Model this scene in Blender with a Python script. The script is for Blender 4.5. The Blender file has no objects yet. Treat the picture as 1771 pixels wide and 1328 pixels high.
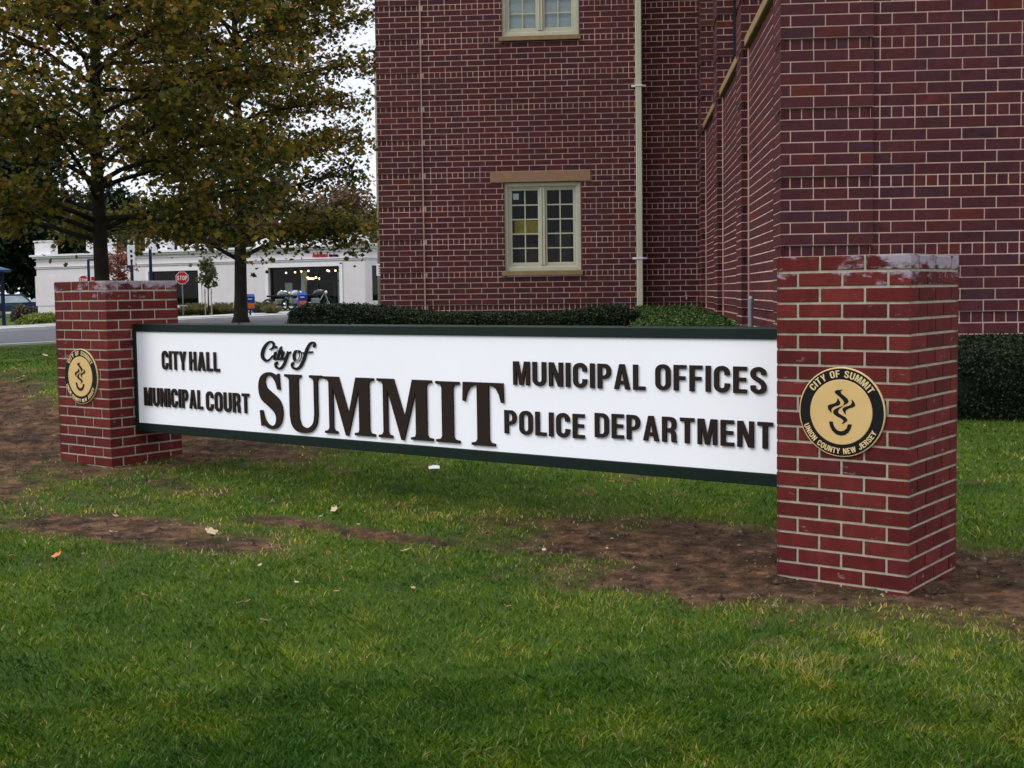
import bpy, math, random
import numpy as np
from mathutils import Vector, Matrix
random.seed(7); rng = np.random.default_rng(11)
R_ = math.radians
C = bpy.context.scene.collection

# ------------------------------------------------------------------ camera maths
CAM = np.array([1.89889, -5.23641, 1.28551])
RT = np.array([0.79674642, 0.60415596, -0.01381017])
UP = np.array([-0.03122167, 0.06397501, 0.99746298])
FW = np.array([-0.60350671, 0.79429389, -0.06983462])
F = 2217.69; SY = 4.1
def ray(x, y): return FW + RT*(x-885.5)/F - UP*(y-664+SY)/F
def at(x, y, d): return CAM + ray(x, y)*d              # a surveyed point at distance d
BA = np.array([0.84526132, 0.53435317, 0.0]); BB = np.array([-0.53435317, 0.84526132, 0.0])
def ab(P): d = np.asarray(P, float)-CAM; return d@BA, d@BB
def W(a, b, z=0.0): q = CAM+BA*a+BB*b; return (q[0], q[1], z)

def sst(e0, e1, x):
    t = np.clip((np.asarray(x, float)-e0)/(e1-e0), 0, 1); return t*t*(3-2*t)
# value noise
_T = rng.random((256, 256))
def vnoise(x, y):
    x = np.asarray(x, float); y = np.asarray(y, float)
    xi = np.floor(x).astype(int); yi = np.floor(y).astype(int); fx = x-xi; fy = y-yi
    fx = fx*fx*(3-2*fx); fy = fy*fy*(3-2*fy)
    g = lambda i, j: _T[i % 256, j % 256]
    return (g(xi, yi)*(1-fx)+g(xi+1, yi)*fx)*(1-fy)+(g(xi, yi+1)*(1-fx)+g(xi+1, yi+1)*fx)*fy
def fbm(x, y, o=4):
    s = 0; a = .5; t = 0
    for i in range(o):
        s = s+a*vnoise(x*2**i+17*i, y*2**i+31*i); t += a; a *= .5
    return s/t
def hgt(x, y):
    x = np.asarray(x, float); y = np.asarray(y, float)
    dx = x-CAM[0]; dy = y-CAM[1]; a = dx*BA[0]+dy*BA[1]; b = dx*BB[0]+dy*BB[1]
    base = .055*sst(-1, -5.6, x)
    hb = .6*sst(7, 15, b)*sst(-12, -5, a)
    side = sst(-42, -14, a)
    far = .5*sst(20, 70, b)*side-.15*(1-side)*sst(30, 60, b)
    return base*(1-sst(15, 40, b))+np.where(hb > np.abs(far), hb, far)+(fbm(x*.7, y*.7, 2)-.5)*.03*sst(1.2, 3.0, np.hypot(x+.3, y-.3))
def gnd(px, py):
    q = ray(px, py); d = 5.0
    for i in range(4000):
        P = CAM+q*d
        if P[2] <= hgt(P[0], P[1]): break
        d += .03
    return P
def ell(x, y, cx, cy, L, w, ang):
    c, s = math.cos(ang), math.sin(ang); u = (x-cx)*c+(y-cy)*s; v = -(x-cx)*s+(y-cy)*c
    return 1-np.sqrt((u/L)**2+(v/w)**2)
def soilmask(x, y):
    x = np.asarray(x, float); y = np.asarray(y, float)
    e = np.maximum.reduce([ell(x, y, -8.0, .45, 4.2, .95, math.atan2(3.0, -7)),
        ell(x, y, -6.1, .75, 1.5, .95, .3), ell(x, y, -3.95, -1.0, 1.15, .36, .02), ell(x, y, -3.0, -.35, 1.1, .16, .1)-.18,
        ell(x, y, -.95, .33, 1.45, .78, .05), ell(x, y, .25, .1, 1.3, .62, -.1), ell(x, y, .9, .45, 1.5, .95, -.5), ell(x, y, -.3, .3, .75, .75, 0), ell(x, y, -.75, -.22, 1.0, .5, .1)])
    n = (fbm(x*2.3, y*2.3, 4)-.5)*1.5+(fbm(x*11, y*11, 3)-.5)*.55
    m = sst(-.34, .50, e+n*.8)
    bare = sst(.70, .80, fbm(x*3.1+9, y*3.1+4, 3))*.55*sst(-2.5, -1.2, y)
    return np.maximum(m, bare)

# ------------------------------------------------------------------ mesh helpers
def link(o, parent=None):
    C.objects.link(o)
    if parent is not None: o.parent = parent
    return o
def tag(o, label=None, cat=None, group=None, kind=None):
    if label: o['label'] = label
    if cat: o['category'] = cat
    if group: o['group'] = group
    if kind: o['kind'] = kind
    return o
def empty(name, loc, rz=0.0):
    o = bpy.data.objects.new(name, None); o.location = loc; o.rotation_euler = (0, 0, rz)
    o.empty_display_size = .2; return link(o)
class MB:
    def __init__(s): s.v = []; s.f = []; s.m = []; s.r = []
    def face(s, pts, m=0, r=0.5):
        n = len(s.v); s.v.extend([tuple(map(float, p)) for p in pts]); s.f.append(tuple(range(n, n+len(pts)))); s.m.append(m); s.r.append(r)
    def poly(s, vs, fs, m=0, r=.5):
        n = len(s.v); s.v.extend([tuple(map(float, p)) for p in vs])
        for f in fs: s.f.append(tuple(i+n for i in f)); s.m.append(m); s.r.append(r)
    def box(s, x0, y0, z0, x1, y1, z1, m=0, bev=0.0, r=.5):
        if bev <= 0:
            vs = [(x, y, z) for z in (z0, z1) for y in (y0, y1) for x in (x0, x1)]
            s.poly(vs, [(0, 2, 3, 1), (4, 5, 7, 6), (0, 1, 5, 4), (2, 6, 7, 3), (0, 4, 6, 2), (1, 3, 7, 5)], m, r); return
        b = min(bev, (x1-x0)*.45, (y1-y0)*.45, (z1-z0)*.45)
        rings = []
        for z, i in ((z0, b), (z0+b, 0), (z1-b, 0), (z1, b)):
            j = b
            rings.append([(x0+i+(j if not i else 0), y0+i, z), (x1-i-(j if not i else 0), y0+i, z), (x1-i, y0+i+(j if not i else 0), z), (x1-i, y1-i-(j if not i else 0), z),
                          (x1-i-(j if not i else 0), y1-i, z), (x0+i+(j if not i else 0), y1-i, z), (x0+i, y1-i-(j if not i else 0), z), (x0+i, y0+i+(j if not i else 0), z)])
        vs = [p for rg in rings for p in rg]; fs = []
        for k in range(3):
            for i in range(8): fs.append((k*8+i, k*8+(i+1) % 8, k*8+8+(i+1) % 8, k*8+8+i))
        fs.append((0, 7, 5, 3)[::1] if False else tuple(range(7, -1, -1))); fs.append(tuple(range(24, 32)))
        s.poly(vs, fs, m, r)
    def tube(s, pts, rad, n=8, m=0, cap=True, r=.5):
        pts = [Vector(p) for p in pts]
        if not hasattr(rad, '__len__'): rad = [rad]*len(pts)
        base = len(s.v); prev = None
        for i, p in enumerate(pts):
            d = (pts[min(i+1, len(pts)-1)]-pts[max(i-1, 0)]).normalized()
            if prev is None:
                ref = Vector((0, 0, 1)) if abs(d.z) < .9 else Vector((1, 0, 0)); u = d.cross(ref).normalized()
            else: u = (prev-d*prev.dot(d)).normalized()
            prev = u; w = d.cross(u)
            for k in range(n):
                t = 2*math.pi*k/n; q = p+(u*math.cos(t)+w*math.sin(t))*rad[i]; s.v.append(tuple(q))
        for i in range(len(pts)-1):
            for k in range(n):
                a = base+i*n+k; b = base+i*n+(k+1) % n; s.f.append((a, b, b+n, a+n)); s.m.append(m); s.r.append(r)
        if cap:
            s.f.append(tuple(base+k for k in range(n))[::-1]); s.m.append(m); s.r.append(r)
            e = base+(len(pts)-1)*n; s.f.append(tuple(e+k for k in range(n))); s.m.append(m); s.r.append(r)
    def build(s, name, mats, parent=None, smooth=False):
        me = bpy.data.meshes.new(name); me.from_pydata(s.v, [], s.f)
        for m in (mats if isinstance(mats, (list, tuple)) else [mats]): me.materials.append(m)
        if s.f:
            me.polygons.foreach_set('material_index', s.m)
            at_ = me.attributes.new('rnd', 'FLOAT', 'FACE'); at_.data.foreach_set('value', s.r)
            if smooth: me.polygons.foreach_set('use_smooth', [True]*len(s.f))
        me.update(); o = bpy.data.objects.new(name, me); return link(o, parent)
def npmesh(name, V, k, rnd=None, mats=None, parent=None, verts_per=None):
    """faces of k consecutive vertices each; V (n*k,3)"""
    me = bpy.data.meshes.new(name); n = len(V)//k
    me.vertices.add(len(V)); me.vertices.foreach_set('co', np.ascontiguousarray(V, np.float32).ravel())
    me.loops.add(n*k); me.loops.foreach_set('vertex_index', np.arange(n*k, dtype=np.int32))
    me.polygons.add(n); me.polygons.foreach_set('loop_start', np.arange(0, n*k, k, dtype=np.int32)); me.polygons.foreach_set('loop_total', np.full(n, k, np.int32))
    if rnd is not None:
        a = me.attributes.new('rnd', 'FLOAT', 'FACE'); a.data.foreach_set('value', np.ascontiguousarray(rnd, np.float32))
    for m in mats or []: me.materials.append(m)
    me.update(calc_edges=True); o = bpy.data.objects.new(name, me); return link(o, parent)

# ------------------------------------------------------------------ materials
def nm(name):
    m = bpy.data.materials.new(name); m.use_nodes = True; nt = m.node_tree; b = nt.nodes['Principled BSDF']; return m, nt, b
def N(nt, t, **k):
    n = nt.nodes.new(t)
    for a, v in k.items():
        if a in n.inputs: n.inputs[a].default_value = v
        else: setattr(n, a, v)
    return n
def noise(nt, scale, detail=4, rough=.6, vec='Object', dist=0):
    tc = N(nt, 'ShaderNodeTexCoord'); n = N(nt, 'ShaderNodeTexNoise'); n.inputs['Scale'].default_value = scale; n.inputs['Detail'].default_value = detail
    n.inputs['Roughness'].default_value = rough; n.inputs['Distortion'].default_value = dist
    if vec == 'World':
        g = N(nt, 'ShaderNodeNewGeometry'); nt.links.new(g.outputs['Position'], n.inputs['Vector'])
    else: nt.links.new(tc.outputs[vec], n.inputs['Vector'])
    return n
def ramp(nt, stops, inp=None, interp='LINEAR'):
    r = N(nt, 'ShaderNodeValToRGB'); cr = r.color_ramp; cr.interpolation = interp
    while len(cr.elements) < len(stops): cr.elements.new(.5)
    for e, (p, c) in zip(cr.elements, stops): e.position = p; e.color = tuple(c)+(1,) if len(c) == 3 else c
    if inp is not None: nt.links.new(inp, r.inputs[0])
    return r
def mixc(nt, a, b, fac, mode='MIX'):
    m = N(nt, 'ShaderNodeMix', data_type='RGBA', blend_type=mode)
    for i, s in ((6, a), (7, b), (0, fac)):
        if hasattr(s, 'links'): nt.links.new(s, m.inputs[i])
        else: m.inputs[i].default_value = s if i == 0 else tuple(s)+(1,)
    return m.outputs[2]
def mth(nt, op, a, b=0.0, clamp=False):
    m = N(nt, 'ShaderNodeMath', operation=op); m.use_clamp = clamp
    for i, s in ((0, a), (1, b)):
        if hasattr(s, 'links'): nt.links.new(s, m.inputs[i])
        else: m.inputs[i].default_value = s
    return m.outputs[0]
def bump(nt, b, h, strength=.3, dist=.01):
    bn = N(nt, 'ShaderNodeBump'); bn.inputs['Strength'].default_value = strength; bn.inputs['Distance'].default_value = dist
    nt.links.new(h, bn.inputs['Height']); nt.links.new(bn.outputs[0], b.inputs['Normal'])
def plain(name, col, rough=.6, var=.12, scale=6, metal=0, bmp=.1, spec=.22, emit=None):
    m, nt, b = nm(name); n = noise(nt, scale, 5)
    lo = tuple(c*(1-var) for c in col); hi = tuple(min(1, c*(1+var)) for c in col)
    r = ramp(nt, [(.3, lo), (.7, hi)], n.outputs[0]); nt.links.new(r.outputs[0], b.inputs['Base Color'])
    b.inputs['Roughness'].default_value = rough; b.inputs['Metallic'].default_value = metal; b.inputs['Specular IOR Level'].default_value = spec
    if bmp: bump(nt, b, noise(nt, scale*12, 3).outputs[0], bmp, .004)
    if emit: b.inputs['Emission Color'].default_value = tuple(emit[:3])+(1,); b.inputs['Emission Strength'].default_value = emit[3]
    return m
def attr(nt, name='rnd'):
    a = N(nt, 'ShaderNodeAttribute'); a.attribute_name = name; return a.outputs['Fac']

def brick_mat(name, stops, grain=(.75, 1.25), rough=.78, efflo=None):
    m, nt, b = nm(name); col = ramp(nt, stops, attr(nt)).outputs[0]
    n1 = noise(nt, 14, 5, .7); g1 = ramp(nt, [(.3, (grain[0],)*3), (.72, (grain[1],)*3)], n1.outputs[0]).outputs[0]
    col = mixc(nt, col, g1, 1.0, 'MULTIPLY')
    n2 = noise(nt, 160, 3, .7); g2 = ramp(nt, [(.25, (.72,)*3), (.7, (1.2,)*3)], n2.outputs[0]).outputs[0]
    col = mixc(nt, col, g2, .8, 'MULTIPLY')
    n5 = noise(nt, .9, 6, .65); col = mixc(nt, col, ramp(nt, [(.3, (.78, .76, .78)), (.5, (1, 1, 1)), (.7, (1.16, 1.10, 1.05))], n5.outputs[0]).outputs[0], 1.0, 'MULTIPLY')
    if efflo:
        H, amt = efflo
        tc = N(nt, 'ShaderNodeTexCoord'); sp = N(nt, 'ShaderNodeSeparateXYZ'); nt.links.new(tc.outputs['Object'], sp.inputs[0])
        mp = N(nt, 'ShaderNodeMapping'); mp.inputs['Scale'].default_value = (1, 1, 2.2); nt.links.new(tc.outputs['Object'], mp.inputs[0])
        n3 = N(nt, 'ShaderNodeTexNoise'); n3.inputs['Scale'].default_value = 9; n3.inputs['Detail'].default_value = 6; n3.inputs['Roughness'].default_value = .65; nt.links.new(mp.outputs[0], n3.inputs[0])
        topm = N(nt, 'ShaderNodeMapRange'); topm.inputs[1].default_value = H-.16; topm.inputs[2].default_value = H-.02; nt.links.new(sp.outputs[2], topm.inputs[0])
        cm = N(nt, 'ShaderNodeMapRange'); cm.inputs[1].default_value = -.26; cm.inputs[2].default_value = -.12; cm.inputs[3].default_value = .11; cm.inputs[4].default_value = .26; nt.links.new(sp.outputs[0], cm.inputs[0]); th = mth(nt, 'MULTIPLY', topm.outputs[0], cm.outputs[0]); v = mth(nt, 'ADD', n3.outputs[0], th)
        f = ramp(nt, [(.63, (0, 0, 0)), (.75, (1, 1, 1))], v).outputs[0]
        f2 = mth(nt, 'MULTIPLY', f, amt, True)
        col = mixc(nt, col, (.42, .40, .46), f2)
    nt.links.new(col, b.inputs['Base Color']); b.inputs['Roughness'].default_value = rough; b.inputs['Specular IOR Level'].default_value = .12
    hh = mth(nt, 'ADD', n2.outputs[0], mth(nt, 'MULTIPLY', n1.outputs[0], 1.5)); bump(nt, b, hh, .45, .003)
    return m
M_pbrick = brick_mat('pier_brick', [(0, (.080, .012, .012)), (.45, (.112, .016, .014)), (.75, (.138, .022, .018)), (1, (.095, .015, .017))], efflo=(1.42, .62))
M_pmort = plain('pier_mortar', (.36, .32, .25), .95, .22, 20, bmp=.5)
M_bbrick = brick_mat('building_brick', [(0, (.056, .022, .030)), (.25, (.066, .021, .027)), (.55, (.074, .021, .026)), (.85, (.084, .022, .024)), (1, (.105, .024, .020))])
M_bmort = plain('building_mortar', (.52, .35, .28), .95, .32, 1.6, bmp=.2)
M_beige = plain('beige_paint', (.46, .45, .34), .5, .06, 5, bmp=.05)
M_lint = plain('brownstone_lintel', (.27, .155, .095), .85, .12, 8, bmp=.3)
M_sill = plain('ochre_sill', (.25, .165, .085), .8, .15, 6, bmp=.3)
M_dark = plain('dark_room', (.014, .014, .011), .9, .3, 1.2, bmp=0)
M_darkframe = plain('dark_window_frame', (.012, .016, .018), .4, .1, 5, bmp=0)
M_blind = plain('pale_blind', (.80, .84, .90), .8, .05, 3, bmp=0)
M_yellow = plain('yellow_glow_panel', (.60, .42, .05), .8, .35, 9, bmp=0)  # yellow colour stands in for the glow of something lit indoors
M_paper = plain('white_paper', (.75, .76, .80), .8, .05, 9, bmp=.1)
M_pipe = plain('grey_pipe', (.22, .22, .24), .4, .15, 20, metal=.5)
M_frameg = plain('green_black_frame', (.004, .013, .010), .42, .2, 4, bmp=.04)
M_panel = plain('white_panel', (.87, .88, .92), .42, .015, 2.0, bmp=.015)
M_letter = plain('bronze_letter', (.015, .007, .004), .7, .12, 30, bmp=.05)
M_black = plain('black_letter', (.004, .0035, .004), .7, .1, 30, bmp=0)
M_gold = plain('gold_face', (.60, .41, .17), .45, .05, 12, bmp=.05)
M_goldt = plain('pale_gold', (.66, .50, .25), .45, .05, 12, bmp=0)
M_white = plain('white_stucco', (.60, .56, .58), .85, .05, 1.2, bmp=.15)
M_whitet = plain('white_trim', (.68, .66, .68), .7, .04, 2, bmp=.05)
M_greytrim = plain('grey_trim', (.40, .39, .38), .8, .08, 2, bmp=.05)
M_red = plain('sign_red', (.50, .012, .020), .4, .05, 4, bmp=0)
M_whiter = plain('sign_white', (.80, .80, .82), .4, .03, 4, bmp=0)
M_post = plain('dark_blue_post', (.010, .014, .045), .4, .1, 4, bmp=0)
M_steel = plain('galvanised_steel', (.22, .23, .24), .45, .15, 10, metal=.6, bmp=0)
M_wood = plain('weathered_wood', (.25, .21, .16), .9, .25, 3, bmp=.4)
M_bark = plain('bark', (.024, .019, .014), .95, .35, 5, bmp=.9)
M_blue = plain('blue_plastic', (.010, .045, .30), .4, .08, 5, bmp=0)
M_orange = plain('orange_panel', (.75, .16, .03), .4, .08, 5, bmp=0)
M_bluer = plain('blue_metal_roof', (.01, .05, .13), .4, .1, 3, bmp=0)
M_tyre = plain('tyre_rubber', (.015, .015, .016), .85, .1, 9, bmp=0)
M_chrome = plain('bright_metal', (.30, .31, .33), .2, .05, 9, metal=1, bmp=0)
M_asph = plain('asphalt', (.105, .105, .12), .9, .15, 1.0, bmp=.3)
M_conc = plain('concrete', (.42, .41, .42), .9, .1, 2.0, bmp=.3)
M_kerb = plain('pale_kerb', (.60, .59, .56), .9, .08, 2.0, bmp=.2)
M_bulb = plain('warm_bulb', (.9, .7, .4), .5, 0, 1, bmp=0, emit=(1, .62, .28, 6))
M_whitef = plain('white_vinyl', (.75, .76, .80), .5, .03, 3, bmp=0)
M_cglass = plain('car_glass_painted_reflection', (.30, .38, .42), .15, .25, 3, bmp=0, spec=.6)  # pale teal base colour stands in for reflections on the car windows
def glass_mat():
    m = bpy.data.materials.new('window_glass'); m.use_nodes = True; nt = m.node_tree; nt.nodes.clear()
    o = N(nt, 'ShaderNodeOutputMaterial'); mx = N(nt, 'ShaderNodeMixShader'); t = N(nt, 'ShaderNodeBsdfTransparent'); g = N(nt, 'ShaderNodeBsdfGlossy'); fr = N(nt, 'ShaderNodeFresnel')
    t.inputs[0].default_value = (.80, .86, .84, 1); g.inputs['Roughness'].default_value = .02; fr.inputs[0].default_value = 1.30
    n = noise(nt, 1.2, 2); bp = N(nt, 'ShaderNodeBump'); bp.inputs['Strength'].default_value = .06; nt.links.new(n.outputs[0], bp.inputs['Height']); nt.links.new(bp.outputs[0], g.inputs['Normal'])
    nt.links.new(fr.outputs[0], mx.inputs[0]); nt.links.new(t.outputs[0], mx.inputs[1]); nt.links.new(g.outputs[0], mx.inputs[2]); nt.links.new(mx.outputs[0], o.inputs[0]); return m
M_glass = glass_mat()
def leaf_mat(name, stops, trans=.35, rough=.55):
    m, nt, b = nm(name); r = ramp(nt, stops, attr(nt)); n = noise(nt, .9, 3, vec='World')
    g = ramp(nt, [(.3, (.72,)*3), (.7, (1.25,)*3)], n.outputs[0]).outputs[0]
    col = mixc(nt, r.outputs[0], g, 1, 'MULTIPLY')
    nt.links.new(col, b.inputs['Base Color']); b.inputs['Roughness'].default_value = rough; b.inputs['Specular IOR Level'].default_value = .25
    if trans:
        o = nt.nodes['Material Output']; mx = N(nt, 'ShaderNodeMixShader'); t = N(nt, 'ShaderNodeBsdfTranslucent'); mx.inputs[0].default_value = trans
        nt.links.new(col, t.inputs[0]); nt.links.new(b.outputs[0], mx.inputs[1]); nt.links.new(t.outputs[0], mx.inputs[2]); nt.links.new(mx.outputs[0], o.inputs[0])
    return m
M_leaf = leaf_mat('plane_leaf', [(0, (.020, .034, .008)), (.3, (.064, .074, .011)), (.55, (.142, .124, .016)), (.8, (.29, .190, .026)), (1, (.44, .17, .028))], .43)
M_hedge = leaf_mat('yew_leaf', [(0, (.004, .010, .003)), (.6, (.009, .022, .005)), (1, (.030, .048, .008))], .1)
M_hedgeshade = plain('hedge_core_shade', (.008, .013, .006), 1, .3, 8, bmp=.5)  # near-black colour stands in for the hedge's self-shadow
M_gcov = leaf_mat('green_groundcover_leaf', [(0, (.020, .045, .008)), (.6, (.040, .085, .013)), (1, (.075, .12, .02))], .15)
M_ever = leaf_mat('dark_evergreen_leaf', [(0, (.006, .016, .006)), (.7, (.016, .034, .010)), (1, (.04, .06, .02))], .1)
M_aut = leaf_mat('autumn_leaf', [(0, (.06, .045, .025)), (.5, (.13, .08, .04)), (1, (.22, .10, .05))], .3)
M_redl = leaf_mat('red_leaf', [(0, (.14, .03, .02)), (.6, (.26, .07, .04)), (1, (.30, .14, .06))], .3)
M_young = leaf_mat('young_tree_leaf', [(0, (.05, .07, .025)), (.6, (.10, .11, .04)), (1, (.16, .13, .06))], .3)
M_orn = leaf_mat('ornamental_grass_leaf', [(0, (.07, .08, .03)), (.5, (.15, .14, .05)), (1, (.26, .21, .11))], .3)
M_lime = leaf_mat('lime_bush_leaf', [(0, (.10, .14, .02)), (1, (.22, .26, .04))], .3)
M_brownb = leaf_mat('brown_bush_leaf', [(0, (.05, .04, .03)), (1, (.14, .11, .07))], .2)

def ground_mat():
    m, nt, b = nm('lawn_soil'); s = attr(nt, 'soil')
    n1 = noise(nt, .8, 6, .65, 'World'); n2 = noise(nt, 9, 6, .7, 'World'); n3 = noise(nt, 70, 4, .7, 'World'); n4 = noise(nt, 3.2, 5, .6, 'World')
    so = ramp(nt, [(.28, (.020, .014, .008)), (.42, (.052, .035, .021)), (.54, (.100, .064, .039)), (.70, (.19, .13, .083))], n2.outputs[0]).outputs[0]
    so = mixc(nt, so, ramp(nt, [(.4, (.55, .5, .48)), (.65, (1.5, 1.2, 1.1))], n4.outputs[0]).outputs[0], .8, 'MULTIPLY')
    so = mixc(nt, so, ramp(nt, [(.35, (.6,)*3), (.7, (1.45,)*3)], n3.outputs[0]).outputs[0], .8, 'MULTIPLY')
    gr = ramp(nt, [(.3, (.030, .055, .010)), (.55, (.055, .095, .014)), (.75, (.095, .12, .025))], n1.outputs[0]).outputs[0]
    gr = mixc(nt, gr, ramp(nt, [(.3, (.55,)*3), (.7, (1.4,)*3)], n3.outputs[0]).outputs[0], .8, 'MULTIPLY')
    nt.links.new(mixc(nt, gr, so, s), b.inputs['Base Color']); b.inputs['Roughness'].default_value = 1; b.inputs['Specular IOR Level'].default_value = .1
    bump(nt, b, mth(nt, 'ADD', n2.outputs[0], mth(nt, 'MULTIPLY', n3.outputs[0], .5)), .9, .03); return m
M_ground = ground_mat()
def grass_mat():
    m, nt, b = nm('grass_blade'); r = attr(nt)
    n1 = noise(nt, 2.6, 6, .7, 'World'); n2 = noise(nt, .8, 5, .65, 'World')
    base = ramp(nt, [(0, (.024, .066, .006)), (.42, (.066, .146, .010)), (.72, (.140, .215, .017)), (.88, (.235, .26, .042)), (1, (.40, .33, .17))], r).outputs[0]
    tint = ramp(nt, [(.38, (.52, .68, .7)), (.5, (1, 1, 1)), (.60, (1.5, 1.25, 1.15))], n1.outputs[0]).outputs[0]
    col = mixc(nt, base, tint, .9, 'MULTIPLY')
    col = mixc(nt, col, ramp(nt, [(.38, (.66, .84, .8)), (.6, (1.35, 1.15, 1.1))], n2.outputs[0]).outputs[0], 1, 'MULTIPLY')
    nt.links.new(col, b.inputs['Base Color']); b.inputs['Roughness'].default_value = .55; b.inputs['Specular IOR Level'].default_value = .2
    o = nt.nodes['Material Output']; mx = N(nt, 'ShaderNodeMixShader'); t = N(nt, 'ShaderNodeBsdfTranslucent'); mx.inputs[0].default_value = .3
    nt.links.new(col, t.inputs[0]); nt.links.new(b.outputs[0], mx.inputs[1]); nt.links.new(t.outputs[0], mx.inputs[2]); nt.links.new(mx.outputs[0], o.inputs[0]); return m
M_grass = grass_mat()

# ------------------------------------------------------------------ ground, road
def make_ground():
    az0 = math.atan2(FW[0], FW[1])
    th = np.concatenate([np.arange(-36, 36, .22), np.arange(36, 324, 4.0)]); th = np.radians(th)+az0; nt_ = len(th)
    rr = [1.2]
    while rr[-1] < 900: rr.append(rr[-1]*(1.0075 if rr[-1] < 20 else 1.03))
    rr = np.array(rr); nr = len(rr)
    X = CAM[0]+rr[:, None]*np.sin(th)[None]; Y = CAM[1]+rr[:, None]*np.cos(th)[None]
    S = soilmask(X, Y); Z = hgt(X, Y)
    near = np.clip(1-(rr[:, None]-12)/8, 0, 1)
    clod = (fbm(X*7, Y*7, 4)-.5)*.04+(fbm(X*30, Y*30, 2)-.5)*.014
    Z = Z+near*S*(clod-.012)
    V = np.stack([X, Y, Z], -1).reshape(-1, 3)
    V = np.vstack([V, [[CAM[0], CAM[1], float(hgt(CAM[0], CAM[1]))]]]); ci = len(V)-1
    i = np.arange(nr-1)[:, None]*nt_; j = np.arange(nt_)[None]; jn = (j+1) % nt_
    Q = np.stack([i+j, i+nt_+j, i+nt_+jn, i+jn], -1).reshape(-1, 4)[:, ::1]
    faces = Q.tolist()+[(int(k), int((k+1) % nt_), ci) for k in range(nt_)]
    me = bpy.data.meshes.new('ground'); me.from_pydata(V.tolist(), [], faces)
    a = me.attributes.new('soil', 'FLOAT', 'POINT'); a.data.foreach_set('value', np.append(S.ravel(), 0).astype(np.float32))
    me.materials.append(M_ground); me.polygons.foreach_set('use_smooth', [True]*len(me.polygons)); me.update()
    o = link(bpy.data.objects.new('ground', me)); tag(o, 'lawn ground with bare brown soil patches around the sign', None, None, 'structure')
make_ground()

def strip(name, A, B, w0, w1, mat, dz, label, n=120, ext=(60, 120), thick=.02):
    """band along line A->B, from offset w0 to w1 (to the left of A->B)"""
    A = np.array(A[:2]); B = np.array(B[:2]); d = B-A; L = np.linalg.norm(d); d = d/L; nn = np.array([-d[1], d[0]])
    mb = MB(); rows = []
    for i in range(n+1):
        t = -ext[0]+(L+ext[0]+ext[1])*i/n; row = []
        for j in range(5):
            w = w0+(w1-w0)*j/4; p = A+d*t+nn*w; row.append((p[0], p[1], float(hgt(p[0], p[1]))+dz))
        rows.append(row)
    idx = {}
    vs = [p for r in rows for p in r]; fs = []
    for i in range(n):
        for j in range(4): fs.append((i*5+j, (i+1)*5+j, (i+1)*5+j+1, i*5+j+1))
    mb.poly(vs, fs)
    for j in (0, 4):                                     # side skirts
        vs = [p for r in rows for p in (r[j], (r[j][0], r[j][1], r[j][2]-thick-.1))]
        mb.poly(vs, [(2*i, 2*i+1, 2*i+3, 2*i+2) for i in range(n)])
    o = mb.build(name, mat); tag(o, label, None, None, 'structure'); return o
F1 = gnd(20, 573.5); F2 = gnd(480, 549.5); N1 = gnd(20, 597)
dl = (F2-F1)[:2]; dl /= np.linalg.norm(dl); nl = np.array([-dl[1], dl[0]])
roadw = abs((N1-F1)[:2]@nl)
strip('road', F1, F2, -roadw, 0, M_asph, .012, 'grey asphalt street beyond the lawn')
strip('far_kerb', F1, F2, 0, .6, M_kerb, .13, 'pale concrete kerb on the far side of the street')
strip('near_kerb', F1, F2, -roadw-.18, -roadw, M_kerb, .05, 'pale kerb along the lawn edge of the street')
strip('pavement', F1, F2, 3.6, 6.4, M_conc, .06, 'pale pavement in front of the white showroom')

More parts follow.
